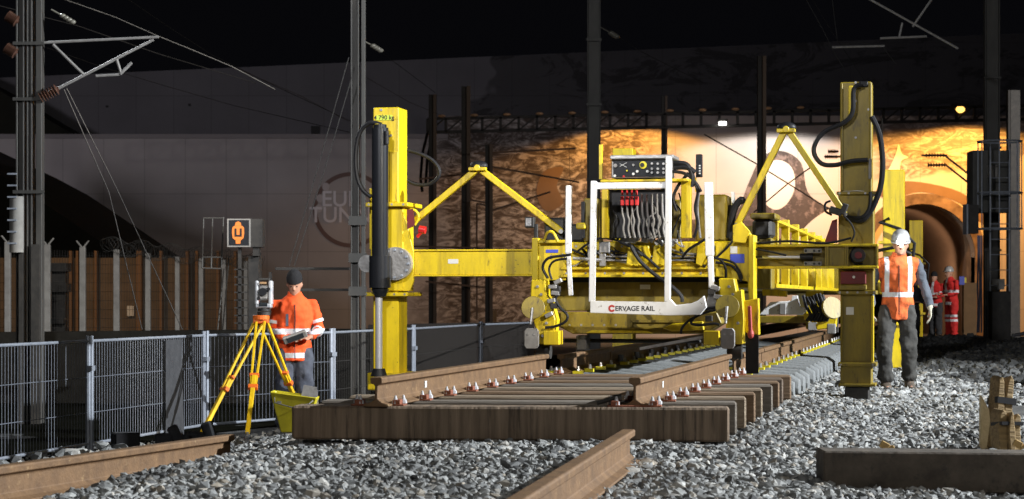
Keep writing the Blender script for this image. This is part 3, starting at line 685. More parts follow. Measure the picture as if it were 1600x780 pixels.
cant('line_strut', [((1378, 236), (1378, 185)), ((1288, 245), (1315, 245))], 60, 'dark insulator and drop rod left of the right column', r=.03, m='mastd', ins=[((1290, 245), (1310, 245)), ((1294, 237), (1310, 237))])
wl = [([(-5, 8), (120, 40), (250, 85), (400, 130)], 38, 'faint overhead wire crossing behind the top left insulators'),
      ([(250, 57), (330, 90), (365, 105), (470, 150), (545, 190)], 60, 'faint wire continuing right from the cantilever tip'),
      ([(570, 120), (640, 160), (725, 195)], 60, 'faint wire from the centre mast to the far beam'),
      ([(1270, 0), (1300, 50), (1330, 95), (1352, 128)], 44, 'second tangled drop wire above the right column'),
      ([(1300, 74), (1340, 66), (1378, 72), (1400, 100)], 40, 'looping drop wire above the right column'),
      ([(80, -8), (180, 27), (248, 57), (300, 78), (362, 104), (430, 140)], 30, 'overhead wire sloping down from the top left past the cantilever tip'),
      ([(190, -8), (260, 40), (330, 85), (420, 130), (560, 195)], 45, 'thin overhead wire crossing the left sky behind the cantilever'),
      ([(60, 70), (160, 105), (260, 135), (365, 165), (560, 210)], 45, 'sagging feeder wire left below the cantilever tube'),
      ([(100, 140), (170, 300), (222, 515)], 28, 'left guy wire leaning down from the double mast'),
      ([(104, 138), (180, 290), (285, 515)], 28, 'right guy wire leaning down from the double mast'),
      ([(545, 90), (500, 250), (452, 415)], 26.5, 'first guy wire running down left from the centre mast'),
      ([(550, 120), (515, 240), (460, 415)], 26.5, 'second guy wire running down left from the centre mast'),
      ([(570, 30), (600, 85), (680, 145)], 50, 'wire dropping from the centre mast insulator to a far mast'),
      ([(940, 40), (1000, 80), (1100, 130)], 50, 'wire sloping right from the thick middle mast'),
      ([(1100, 210), (1180, 255), (1300, 330)], 80, 'thin wire crossing the white lit wall'),
      ([(1178, 332), (1230, 288), (1266, 262)], 80, 'dark strut line crossing below the painted disc'),
      ([(1260, 0), (1285, 45), (1300, 75), (1320, 110)], 40, 'tangled drop wire in the upper right sky, left strand'),
      ([(1300, -5), (1304, 30), (1308, 60)], 40, 'short drop wire in the upper right sky, right strand'),
      ([(890, 180), (889, 230), (891, 290)], 60, 'vertical drop wire left of the thick middle mast'),
      ([(890, 290), (920, 255), (940, 225)], 60, 'diagonal wire rising to the thick middle mast')]
for pts, Y, lab in wl:
    tag(MB().tube([W(x, y, Y) for x, y in pts], .010*Y/30 if Y > 60 else .007, 5).build('overhead_wire', M['mast'] if Y in (30, 40) else M['mastd'], None), lab, 'wire', 'overhead wires')
for x, y, Y, lab in ((583, 72, 34, 'glass insulator hanging beside the centre mast'), (955, 52, 45, 'glass insulator hanging beside the thick middle mast'), (98, 25, 25, 'glass insulator right of the left double mast')):
    p = W(x, y, Y); mb = MB()
    for k in range(4): mb.ell(p+Vector((.04*k, 0, -.025*k)), (.05*Y/30, .05*Y/30, .035*Y/30), 10, 6)
    mb.cyl(W(x-18, y-10, Y), p, .012, n=6)
    tag(mb.build('insulator', mat('glass_insulator', (.2, .19, .16), None, .2), None, smooth=True), lab, 'insulator')

# ------------------------------------------------------------ left side: security fence, noise wall, trough wall, signal
t = thing('security_fence', (0, 0, 0), 'tall security fence with pale concrete posts and coiled razor wire on the left', 'fence')
Yf = 42.; s_ = F/Yf
posts = [(12, 378, 9), (74, 382, 9), (129, 386, 9), (182, 390, 9), (231, 396, 8), (277, 401, 7), (314, 404, 7), (350, 406, 6), (384, 408, 6)]
for i, (x, y, wp) in enumerate(posts):
    mb = MB(); p = W(x, y, Yf); h = wp/s_/2
    mb.bx((p.x-h, Yf-h, -1.0), (p.x+h, Yf+h, p.z))
    if i < 3:
        mb.bar((p.x, Yf, p.z-.03), (p.x-.13, Yf, p.z+.13), .035, .035, up=(0, 1, 0)); mb.bar((p.x, Yf, p.z-.03), (p.x+.13, Yf, p.z+.13), .035, .035, up=(0, 1, 0))
    mb.build('post', M['post'], t, bevel=.01)
mb = MB(); pts = []
for k in range(900):
    u = k/900; x = 165+240*u; y = 384+26*u; a = k*.42
    p = W(x, y, Yf); pts.append(p+Vector((.17*math.cos(a)*.6+random.uniform(-.03, .03), .17*math.cos(a), .15*math.sin(a)+.05*math.sin(k*.037))))
mb.tube(pts, .0045, 3); mb.build('razor_wire', M['mast'], t)
mb = MB()
for x in np.arange(-20, 400, 4.2):
    mb.cyl(W(x, 520, Yf+.1), W(x, 386+max(0, x)*.055, Yf+.1), .004, n=3)
for y in range(400, 520, 14): mb.cyl(W(-20, y, Yf+.1), W(400, y, Yf+.1), .004, n=3)
mb.build('mesh', M['dark'], t)
t = thing('noise_wall', (0, 0, 0), 'orange lit brown panel wall behind the security fence', 'wall')
mb = MB(); rect_px(mb, -100, 403, 408, 540, 60, .2); mb.build('panel', mat('brown_panel', (.17, .13, .095), (.11, .085, .06), .85, scale=1.5), t)
for i, x in enumerate((108, 118, 147, 213, 217, 249, 290, 305, 338, 365)):
    mb = MB(); rect_px(mb, x, 392, x+4, 540, 59.7, .28); mb.build('stud', M['brownpost'], t)
mb = MB(); rect_px(mb, 198, 478, 209, 494, 59.9, .08); mb.build('notice', M['paper'], t)
mb = MB(); rect_px(mb, 80, 411, 102, 520, 45, .4); rect_px(mb, 66, 411, 104, 424, 44.8, .5); rect_px(mb, 66, 443, 104, 456, 44.8, .5); rect_px(mb, 70, 498, 100, 506, 44.8, .5)
tag(mb.build('steel_trestle', M['dark']), 'dark steel trestle standing behind the left double mast', 'trestle')
tw = MB(); a, b_ = W(-60, 520, 30), W(575, 514, 30)
tw.prism([(a.x, 30, -1), (b_.x, 30, -1), (b_.x, 30, b_.z), (a.x, 30, a.z)], (0, .5, 0))
tag(tw.build('trough_wall', M['dconcrete']), 'low black concrete wall behind the mesh barriers on the left', 'wall')
tw = MB(); a, b_ = W(575, 508, 34), W(835, 503, 34)
tw.prism([(a.x, 34, -1), (b_.x, 34, -1), (b_.x, 34, b_.z), (a.x, 34, a.z)], (0, .4, 0))
tag(tw.build('trough_wall', mat('brown_low_wall', (.018, .013, .01), None, .9)), 'low brown wall behind the barriers right of the left column', 'wall')
# signal
Ys = 31.
t = thing('lit_signal', (0, 0, 0), 'black signal board with glowing orange U inside a long hexagon', 'signal')
mb = MB(); rect_px(mb, 357, 344, 389, 384, Ys, .05); mb.build('board', M['blackpaint'], t)
mb = MB(); rect_px(mb, 355, 342, 391, 344, Ys-.01, .08); rect_px(mb, 355, 384, 391, 386, Ys-.01, .08); rect_px(mb, 355, 344, 357, 384, Ys-.01, .08); rect_px(mb, 389, 344, 391, 384, Ys-.01, .08); mb.build('frame', M['post'], t)
hx = [(366, 353), (378, 353), (381, 355.5), (381.5, 364), (380.5, 372), (377, 375), (367, 375), (363.5, 372), (362.5, 364), (363, 355.5)]
mb = MB(); mb.prism([W(x, y, Ys-.012) for x, y in hx], (0, .008, 0)); mb.prism([W(x, y, Ys-.011) for x, y in ((367, 352.8), (368, 348), (372, 346), (376, 348), (377, 352.8))], (0, .007, 0)); mb.prism([W(x, y, Ys-.011) for x, y in ((368, 375.2), (376, 375.2), (375.5, 381), (368.5, 381))], (0, .007, 0)); mb.build('lit_shape', M['siglow'], t)
mb = MB(); rect_px(mb, 366.3, 357, 369.6, 367, Ys-.018, .004); rect_px(mb, 374.6, 357, 377.8, 367, Ys-.018, .004); rect_px(mb, 366.3, 367, 377.8, 370, Ys-.018, .004); mb.build('letter_u', M['ink'], t)
mb = MB(); rect_px(mb, 391, 342, 410, 386, Ys+.05, .35); rect_px(mb, 395, 386, 405, 400, Ys+.1, .2); mb.build('housing', M['dark'], t)
t = thing('signal_cabinet', (0, 0, 0), 'dark trackside cabinet and post under the lit signal', 'cabinet')
mb = MB(); rect_px(mb, 388, 400, 404, 520, Ys+.2, .4); mb.build('housing', M['dark'], t)
mb = MB(); rect_px(mb, 372, 386, 377, 520, Ys+.1, .06)
for y in range(420, 515, 12): rect_px(mb, 366, y, 386, y+2, Ys+.1, .05)
mb.build('rung', M['dark'], t)
t = thing('basket_ladder', (0, 0, 0), 'thin steel work basket left of the lit signal', 'ladder')
mb = MB()
for a_, b2 in (((318, 341), (349, 341)), ((318, 341), (316, 419)), ((349, 339), (346, 419)), ((316, 419), (346, 420)), ((332, 341), (330, 419)), ((350, 420), (340, 515)), ((358, 400), (348, 515)), ((316, 402), (346, 402))):
    mb.cyl(W(*a_, Ys+.3), W(*b2, Ys+.3), .012, n=6)
mb.build('tube', M['mast'], t)

# ------------------------------------------------------------ mesh barriers
fp = [(-70, 187), (140, 162), (320, 141), (520, 130), (646, 116), (751, 101), (850, 92)]
flab = ['galvanised mesh barrier at the left edge of the photo', 'galvanised mesh barrier with the black sheet hung on it', 'galvanised mesh barrier behind the tripod and surveyor',
        'galvanised mesh barrier behind the left hydraulic column', 'galvanised mesh barrier just right of the left column', 'farthest galvanised mesh barrier, ending at the yellow clamp']
gz = lambda s: CZ-1.53
for i in range(6):
    (x0, s0), (x1, s1) = fp[i], fp[i+1]
    a = Vector(((x0-800)/s0, F/s0, -.69)); b_ = Vector(((x1-800)/s1, F/s1, -.69))
    d = (b_-a); Ln = d.length; ang = math.atan2(d.y, d.x); Ln -= .07
    t = thing('mesh_barrier', a+d.normalized()*.035, flab[i], 'barrier', 'galvanised mesh barriers along the left of the site', rz=ang)
    mb = MB(); r = .019
    mb.cyl((0, 0, 0), (0, 0, 1.16), r*1.25, n=8); mb.cyl((Ln, 0, 0), (Ln, 0, 1.16), r*1.25, n=8)
    mb.cyl((0, 0, 1.11), (Ln, 0, 1.11), r*.8, n=8); mb.cyl((0, 0, .12), (Ln, 0, .12), r*.8, n=8)
    mb.build('frame', M['zinc'], t, smooth=True)
    mb = MB(); k = int(Ln/.062)
    for j in range(1, k): mb.cyl((Ln*j/k, 0, .12), (Ln*j/k, 0, 1.11), .0029 if i < 3 else .0016, n=4)
    for z in (.42, .76): mb.cyl((0, 0, z), (Ln, 0, z), .0038, n=4)
    mb.build('mesh', M['meshwire'] if i < 3 else M['mastd'], t)
    MB().box((Ln, -.03, .85), (.09, .05, .05)).cyl((Ln-.05, 0, 0), (Ln+.05, -.0, .0), .03, n=8).build('coupler', M['zinc'], t)
mb = MB(); p, q = S(262, 531, 148), S(286, 530, 145); mb.prism([p+Vector((0, -.12, 0)), q+Vector((0, -.12, 0)), q+Vector((.03, -.12, -1.12)), p+Vector((.0, -.12, -1.1))], (0, .02, 0))
tag(mb.build('black_sheet', M['cloth_dark']), 'black sheet hanging over the mesh barrier left of the tripod', 'sheet')
mb = MB(); mb.box(S(196, 697, 178)+Vector((0, 0, .05)), (.22, .2, .14), Matrix.Rotation(.4, 3, 'Z')); tag(mb.build('rubber_block', M['black'], bevel=.01), 'black rubber block lying behind the left loose rail', 'block')
mb = MB()
for k in range(5): mb.box(S(258+k*17, 686-k*1.5, 172)+Vector((0, 0, .04*math.sin(k*2))), (.17, .14, .10), Matrix.Rotation(k*1.1, 3, 'Y'))
tag(mb.build('crumpled_tarp', M['cloth_dark'], bevel=.02), 'crumpled dark tarpaulin on the ground beside the tripod foot', 'tarpaulin')

# ------------------------------------------------------------ rails
RP = [(-.075, 0), (.075, 0), (.075, .011), (.035, .024), (.0085, .045), (.0085, .122), (.018, .132), (.035, .137), (.036, .165), (.030, .172), (-.030, .172), (-.036, .165), (-.035, .137), (-.018, .132), (-.0085, .122), (-.0085, .045), (-.035, .024), (-.075, .011)]
V3 = lambda *a: Vector(a)
def rail(name, a, b, label, group=None, sc_=1, m='rust'):
    a, b = Vector(a), Vector(b); d = b-a; L = d.length; d.normalize()
    x = d.cross(Vector((0, 0, 1))).normalized(); z = x.cross(d)
    o = MB().prism([x*(px*sc_)+z*(pz*sc_) for px, pz in RP], d*L).build(name, M[m], None, bevel=.003)
    o.location = a; tag(o, label, 'rail', group); return o
dT = Vector((SN, CS, 0)); ZS = .197
TL = Vector((-.80, 12.06, ZS)); TR = Vector((.722, 12.04, ZS))
SLS = 5.12
rl = rail('rail', TL, TL+dT*SLS, 'brown rail on the left of the timber sleepers, end facing us', 'rails of the timber track panel')
rr = rail('rail', TR, TR+dT*SLS, 'brown rail on the right of the timber sleepers, end facing us', 'rails of the timber track panel')
for o in (rl, rr):
    m_ = MB(); p = dT*1.12+dT.cross(Vector((0, 0, 1)))*.0105+Vector((0, 0, .085))
    xv = dT; m_.prism([p-xv*.025-Vector((0, 0, .02)), p+xv*.025-Vector((0, 0, .02)), p+xv*.025+Vector((0, 0, .022)), p-xv*.025+Vector((0, 0, .022))], dT.cross(Vector((0, 0, 1)))*.002)
    m_.build('white_tag', M['paper'], o)
bolt = MB().cyl(S(916+50, 628, 264), S(979, 628, 262), .02, n=10)
# foreground loose rails
_a, _b = S(0, 797, 350), S(358, 729, 262)
rail('loose_rail', _a+(_a-_b)*.5+V3(0, 0, .03), _b+V3(0, 0, .02), 'brown loose rail lying on stones at the lower left', sc_=1.0)
e1 = S(982, 722, 298); e0 = e1+Vector((-.506, -3.12, 0))*1.3
rail('loose_rail', e0, e1, 'brown loose rail pointing at us from the bottom centre', sc_=1.0)

# ------------------------------------------------------------ timber sleepers with baseplates
yaw = R(-5)
def baseplate(parent, lx, mats=M):
    bp = MB(); bp.box((lx, 0, ZS-.168+.0), (.01, .01, .01))
    return bp
slab_lab = ['nearest', 'second', 'third', 'fourth', 'fifth', 'sixth', 'seventh', 'eighth', 'ninth and farthest']
for i in range(9):
    cpt = Vector((-.035, 12.14, 0))+dT*(i*.632)
    jit = random.uniform(-.02, .03); yw = yaw+random.uniform(-.006, .006)
    t = thing('timber_sleeper', (cpt.x+jit, cpt.y, 0), f'{slab_lab[i]} timber sleeper of the stacked track panel', 'sleeper', 'timber sleepers under the two rails', rz=yw)
    mb = MB(); mb.box((0, 0, ZS/2), (2.58, .255, ZS)); m_ = M['sleeperf'] if i in (0,) else WOODS[[0, 1, 3, 2, 3, 1, 2, 0, 2][i]]
    mb.build('timber', m_, t, bevel=.012)
    # rail crossing x in sleeper frame
    for rl_x in (-.761, .761):
        wp = Vector((-.039, 12.14, 0))+dT*(i*.632)+Vector((rl_x*1.0, 0, 0))
        lx = rl_x
        pl = MB(); pl.box((lx-jit, 0, ZS+.005), (.32, .14, .010)); pl.box((lx-jit+.115, 0, ZS+.022), (.045, .13, .03)); pl.box((lx-jit-.115, 0, ZS+.022), (.045, .13, .03))
        pl.build('baseplate', M['rustpad'], t, bevel=.004)
        for sx_ in (-.14, .14, .105, -.105):
            yy = .045 if abs(sx_) > .13 else -.045
            sb = MB(); sb.cyl((lx-jit+sx_, yy, ZS+.012), (lx-jit+sx_, yy, ZS+.032), .022, .020, 8); sb.cyl((lx-jit+sx_, yy, ZS+.032), (lx-jit+sx_, yy, ZS+.062), .014, .005, 8)
            sb.build('screw', M['silver'], t, smooth=True)
b0 = MB().cyl((.60, 12.06, ZS+.05), (.645, 12.06, ZS+.055), .022, n=10).cyl((.50, 12.06, ZS+.02), (.60, 12.06, ZS+.05), .012, n=8)
tag(b0.build('iron_bar', M['dark'], smooth=True), 'short black iron bar lying on the front sleeper beside the right rail', 'bar')

# ------------------------------------------------------------ existing concrete track behind
ordn = ['first', 'second', 'third', 'fourth', 'fifth', 'sixth', 'seventh', 'eighth', 'ninth', 'tenth', 'eleventh', 'twelfth', 'thirteenth', 'fourteenth', 'fifteenth', 'sixteenth', 'seventeenth', 'eighteenth', 'nineteenth', 'twentieth', 'twenty first', 'twenty second', 'twenty third', 'twenty fourth', 'twenty fifth', 'twenty sixth']
def conc():
    t = thing('concrete_sleeper', (0, 0, 0), '', 'sleeper', 'grey concrete sleepers of the track under the machine')
    mb = MB()
    secs = [(-1.28, .15), (-1.2, .20), (-.9, .22), (-.55, .20), (-.2, .165), (.2, .165), (.55, .20), (.9, .22), (1.2, .20), (1.28, .15)]
    vs = []
    for x, h in secs:
        for y, z in ((-.15, 0), (-.145, h*.5), (-.10, h-.015), (-.085, h), (.085, h), (.10, h-.015), (.145, h*.5), (.15, 0)): vs.append((x, y, z))
    fs = [(k*8+j, k*8+(j+1) % 8, (k+1)*8+(j+1) % 8, (k+1)*8+j) for k in range(len(secs)-1) for j in range(8)]
    fs += [tuple(range(7, -1, -1)), tuple((len(secs)-1)*8+j for j in range(8))]
    mb.add(vs, fs); mb.build('concrete', M['concrete'], t, bevel=.006)
    for x in (-.75, .75):
        c = MB()
        for sx_ in (-.12, .12): c.box((x+sx_, 0, .225), (.08, .1, .03)); 
        c.build('rail_clip', M['tapeyel'], t)
        c = MB()
        for sx_ in (-.12, .12): c.cyl((x+sx_, 0, .24), (x+sx_, 0, .28), .02, .012, 8)
        c.build('screw', M['steel'], t, smooth=True)
    return t
csp = conc(); first = True
for i in range(26):
    p = ML2W((0, .75+i*.6+(0.25 if i > 3 else 0), -.05))
    if first: csp.location = p; csp.rotation_euler = (0, 0, -TH); csp['label'] = 'first grey concrete sleeper just behind the timber panel'; first = False
    else: dup(csp, p, label=f'{ordn[i]} grey concrete sleeper counted back from the timber panel')
zr = .165
for lx, nm in ((-.76, 'left'), (.76, 'right')):
    rail('rail', ML2W((lx, .62, zr)), ML2W((lx, 3.2, zr)), f'short brown rail length on the concrete sleepers, {nm} side, nearer piece', 'rails of the concrete track')
    rail('rail', ML2W((lx, 3.3, zr)), ML2W((lx, 62, zr)), f'long brown rail running to the tunnel, {nm} side', 'rails of the concrete track')
for k in range(6):
    p = ML2W((-.76+.06, 3.6+k*1.1, .16)); mb = MB().box(p, (.05, .10, .19), Matrix.Rotation(-TH, 3, 'Z'))
    tag(mb.build('rail_strap', M['dark']), f'dark strap clamped on the left concrete track rail, number {k+1} from the front', 'strap', 'dark straps on the left rail')

# ------------------------------------------------------------ the yellow track laying gantry (machine frame: x right, y away, z up)
G = thing('track_laying_gantry', O0, 'big yellow track laying gantry with two tall hydraulic columns and white guard frame', 'gantry', rz=-TH)
def g_box(name, x0, y0, x1, y1, ly, t, m='yellow', parent=None, bevel=.006, mb=None):
    a = ML(x0, y1, ly); b_ = ML(x1, y0, ly); z0 = min(a.z, b_.z); z1 = ML((x0+x1)/2, y0, ly).z; z0 = ML((x0+x1)/2, y1, ly).z
    own = mb is None; mb = mb or MB(); mb.bx((a.x, ly, z0), (b_.x, ly+t, z1))
    return mb.build(name, M[m], parent or G, bevel=bevel) if own else mb
def hose(pts, r=.012, name='hose', m='black', parent=None, n=8, ly=None):
    P = [ML(*p) if ly is None else ML(p[0], p[1], ly) for p in pts]; Q = []
    k = len(P)
    for i in range(k-1):
        p0 = P[max(i-1, 0)]; p1 = P[i]; p2 = P[i+1]; p3 = P[min(i+2, k-1)]
        for t in np.linspace(0, 1, 6)[:-1]:
            Q.append(.5*((2*p1)+(p2-p0)*t+(2*p0-5*p1+4*p2-p3)*t*t+(3*p1-p0-3*p2+p3)*t**3))
    Q.append(P[-1]); return MB().tube(Q, r, n).build(name, M[m], parent or G, smooth=True)
CB = -.0; LC = .85
# -- left column
col = None
mb = MB(); g_box('', 583, 168, 623, 585, LC, .30, mb=mb)
col = mb.build('left_column', M['yellow'], G, bevel=.008); col['label'] = 'left hydraulic column, brightly lit'
g_box('column_plate', 583.5, 183, 622.5, 187, LC-.004, .005, 'yellow', col)
g_box('name_label', 587, 180, 613, 188, LC-.008, .003, 'label', col, 0)
p = ML(600, 184, LC-.010); text('4 790 kg', .055, M['ink'], col, Matrix.Translation(p)@UPR, .0005)
g_box('recess_plate', 608, 236, 622, 316, LC-.012, .012, 'yellow', col)
for y in (172, 210):
    p = ML(632, y, LC+.2)
for (y0, y1, e) in ((316, 323, 8), (457, 463, 10)):
    mb = MB(); a = ML(583-12, y1, LC-.1); b_ = ML(623+14, y0, LC-.1); mb.bx((a.x, LC-.10, a.z), (b_.x, LC+.42, b_.z)); mb.build('flange', M['yellow'], col, bevel=.005)
mb = MB(); a = ML(579, 455, LC-.03); b_ = ML(630, 323, LC-.03); mb.bx((a.x, LC-.03, a.z), (b_.x, LC+.34, b_.z)); mb.build('sleeve', M['yellow'], col, bevel=.008)
mb = MB(); a = ML(580, 600, LC-.05); b_ = ML(632, 583, LC-.05); mb.bx((a.x-.03, LC-.08, 0), (b_.x+.03, LC+.40, b_.z)); mb.build('foot', M['yellow'], col, bevel=.01)
for k, (x, y) in enumerate(((627, 168),)): pass
for (x, y) in ((596, 172), (611, 212)):
    p = ML(x, y, LC-.0); MB().cyl(p+Vector((0, -.015, 0)), p, .012, n=8).build('bolt', M['steel'], col, smooth=True)
# hydraulic cylinder
cyl_y = LC-.16
p0, p1 = ML(594, 455, cyl_y), ML(594, 200, cyl_y)
MB().cyl(p0, p1, .075, n=24).build('cylinder_barrel', M['blackpaint'], G, smooth=True)
MB().cyl(ML(594, 450, cyl_y), ML(594, 400, cyl_y), .10, n=20).cyl(ML(594, 452, cyl_y), ML(594, 464, cyl_y), .082, .05, 20).cyl(p1, p1+Vector((0, 0, .03)), .06, n=16).build('cylinder_gland', M['blackpaint'], G, smooth=True)
MB().cyl(ML(592, 583, cyl_y), ML(592, 455, cyl_y), .033, n=20).build('piston_rod', M['chrome'], G, smooth=True)
MB().cyl(ML(592, 588, cyl_y), ML(592, 576, cyl_y), .075, .055, 16).build('rod_end', M['black'], G, smooth=True)
MB().cyl(ML(604, 205, cyl_y-.05), ML(604, 225, cyl_y-.05), .02, n=10).build('valve', M['black'], G, smooth=True)
MB().cyl(ML(590, 194, cyl_y), ML(590, 201, cyl_y), .03, n=10).build('fitting', M['yellow'], G, smooth=True)
g_box('back_strip', 577, 294, 581, 390, LC+.05, .03)
hose([(596, 195), (578, 192), (562, 208), (556, 240), (558, 275), (567, 297), (580, 308)], .02, ly=LC-.16)
hose([(636, 235), (655, 240), (675, 250), (686, 265), (684, 278), (670, 288), (650, 288), (636, 282)], .017, ly=LC+.3)
# flange with bolts beside arm
p = ML(617, 412, LC-.10)
MB().cyl(p, p+Vector((0, .10, 0)), .15, n=28).build('pivot_disc', M['steel'], G, smooth=True)
mb = MB()
for k in range(12):
    a_ = 2*math.pi*k/12; q = p+Vector((.125*math.cos(a_), -.02, .125*math.sin(a_))); mb.cyl(q, q+Vector((0, .03, 0)), .011, n=8)
mb.build('bolt', M['zinc'], G, smooth=True)
p = ML(573, 412, LC); MB().cyl(p, p+Vector((0, .12, 0)), .08, n=20).build('pivot_pin', M['steel'], G, smooth=True)
# bracket + arm left
mb = MB(); pts = [(617, 455), (640, 455), (646, 440), (646, 393), (636, 350), (628, 330), (617, 330)]
mb.prism([ML(x, y, LC-.02) for x, y in pts], (0, .04, 0)); mb.build('bracket', M['yellow'], G, bevel=.004)
mb = MB(); a, b_ = ML(638, 430, LC), ML(840, 393, LC); mb.bx((a.x, LC+.02, a.z), (b_.x, LC+.27, a.z+37/170)); arm = mb.build('left_arm', M['yellow'], G, bevel=.006)
mb = MB(); mb.bx((a.x, LC, a.z+37/170-.002), (b_.x, LC+.30, a.z+37/170+.014)).bx((a.x, LC, a.z-.012), (b_.x, LC+.30, a.z+.002)); mb.build('arm_flange', M['yellow'], G, bevel=.003)
g_box('serial_plate', 641, 401, 645, 417, LC-.004+.02, .003, 'steel')
# lifting eye red + hinge
hose([(640, 350), (638, 338), (641, 328), (650, 330), (654, 340), (648, 352)], .012, 'lifting_eye', 'yellow', ly=LC-.03)
mb = MB(); mb.prism([ML(x, y, LC-.045) for x, y in ((636, 328), (645, 326), (648, 352), (636, 358))], (0, .02, 0)); mb.build('safety_plate', M['dred'], G)
p = ML(660, 360, LC); MB().cyl(p+Vector((-.03, 0, .01)), p+Vector((.03, 0, 0)), .035, n=12).cyl(p+Vector((.01, 0, 0)), p+Vector((-.05, 0, -.06)), .015, n=8).build('red_handle', M['red'], G, smooth=True)
# hinged arms
def hinged(pa, pk, pb, ly, wd=.055, ht=.065, nm='hinged_arm', dark_from=None):
    a_, k_, b2 = ML(*pa, ly), ML(*pk, ly), ML(*pb, ly)
    MB().bar(a_, k_+Vector((-.02, 0, -.015)), wd, ht, up=(0, 1, 0)).build(nm, M['yellow'], G, bevel=.006)
    MB().bar(k_+Vector((.02, 0.0, -.012)), b2, wd, ht, up=(0, 1, 0)).build(nm, M['yellow'], G, bevel=.006)
    MB().bar(k_+Vector((-.08, -.045, -.01)), k_+Vector((.08, -.045, -.01)), .06, .03, up=(0, 0, 1)).cyl(k_+Vector((0, -.08, 0)), k_+Vector((0, .06, 0)), .028, n=12).build('hinge', M['yellow'], G, bevel=.004)
    MB().ell(k_+Vector((0, .0, .02)), (.085, .06, .05), 14, 8, -.2).build('hinge_cap', M['black'], G, smooth=True)
    for q in (pa, pb):
        qq = ML(*q, ly); MB().cyl(qq+Vector((0, -.055, 0)), qq+Vector((0, .06, 0)), .02, n=10).build('pin', M['steel'], G, smooth=True)
hinged((640, 352), (748, 263), (878, 362), LC+.12)
hinged((1152, 352), (1229, 203), (1320, 335), LC-.12)
# -- right column
LR = .82
mb = MB(); g_box('', 1313, 128, 1362, 604, LR, .30, 'shaded_yellow', mb=mb); colr = mb.build('right_column', M['shaded_yellow'], G, bevel=.008); colr['label'] = 'right hydraulic column, grimy, with shade in its paint'
mb = MB(); g_box('', 1307, 299, 1371, 304, LR-.04, .38, mb=mb); g_box('', 1308, 454, 1369, 460, LR-.06, .42, mb=mb); g_box('', 1309, 567, 1369, 573, LR-.03, .36, mb=mb); g_box('', 1310, 600, 1368, 604, LR-.03, .36, mb=mb)
mb.build('flange', M['shaded_yellow'], colr, bevel=.004)
g_box('sleeve', 1310, 305, 1365, 454, LR-.025, .345, 'shaded_yellow', colr)
g_box('edge_strip', 1358, 130, 1362, 298, LR-.02, .02, 'shaded_yellow', colr); g_box('edge_strip', 1314, 130, 1317, 298, LR-.02, .02, 'shaded_yellow', colr)
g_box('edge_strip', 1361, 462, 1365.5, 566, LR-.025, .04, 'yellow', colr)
g_box('edge_strip', 1314, 461, 1317, 566, LR-.02, .02, 'shaded_yellow', colr)
mb = MB(); g_box('', 1320, 604, 1358, 632, LR+.03, .22, mb=mb); mb.build('foot_post', M['dark'], colr, bevel=.01)
mb = MB(); a = ML(1339, 628, LR); mb.bx((a.x-.17, LR-.02, a.z-.05), (a.x+.17, LR+.30, a.z)); mb.build('base_plate', M['dark'], colr)
g_box('top_bar', 1326, 134, 1333, 180, LR-.03, .03, 'yellow', colr)
g_box('top_latch', 1342, 127, 1356, 136, LR-.02, .05, 'black', colr)
for x, y in ((1337, 129), (1337, 158), (1357, 171), (1337, 215)):
    p = ML(x, y, LR-.012); MB().cyl(p, p+Vector((0, .012, 0)), .011, n=8).build('bolt', M['steel'], colr, smooth=True)
MB().tube([ML(x, y, LR-.02) for x, y in ((1309, 305), (1318, 301), (1340, 300), (1362, 302), (1366, 306))], .012).build('rope', M['post'], G, smooth=True)
hose([(1346, 132), (1334, 140), (1332, 175), (1318, 192), (1290, 205), (1275, 222), (1272, 240), (1284, 256), (1305, 258), (1330, 252), (1356, 250)], .02, ly=LR-.06)
hose([(1362, 182), (1374, 210), (1379, 250), (1377, 285), (1370, 310), (1360, 330), (1345, 345), (1322, 340)], .024, ly=LR-.05)
hose([(1360, 300), (1358, 325), (1345, 340), (1320, 338)], .014, ly=LR-.07)
hose([(1352, 382), (1337, 384), (1329, 400), (1336, 412), (1348, 412)], .008, ly=LR-.12)
MB().box(ML(1306, 330, LR-.22), (.11, .07, .06), Matrix.Rotation(.35, 3, 'Y')).box(ML(1319, 327, LR-.22), (.05, .07, .10), Matrix.Rotation(.35, 3, 'Y')).build('control_valve', M['dark'], G, bevel=.008)
hose([(1300, 336), (1290, 330), (1290, 318), (1298, 314)], .01, ly=LR-.2)
hose([(1318, 337), (1330, 350), (1335, 365), (1330, 378)], .008, ly=LR-.2)
mb = MB(); mb.prism([ML(x, y, LR-.06) for x, y in ((1308, 342), (1300, 345), (1288, 380), (1308, 380))], (0, .03, 0)); mb.build('red_gusset', M['dred'], G)
g_box('long_strip', 1357, 248, 1362, 280, LR-.05, .02, 'post')
g_box('red_box', 1313, 424, 1353, 444, LR-.12, .08, 'dred')
p = ML(1334, 433, LR-.125); MB().cyl(p, p+Vector((0, .02, 0)), .012, n=10).build('knob', M['paper'], G, smooth=True)
g_box('lower_bracket', 1311, 445, 1354, 453, LR-.10, .07, 'shaded_yellow')
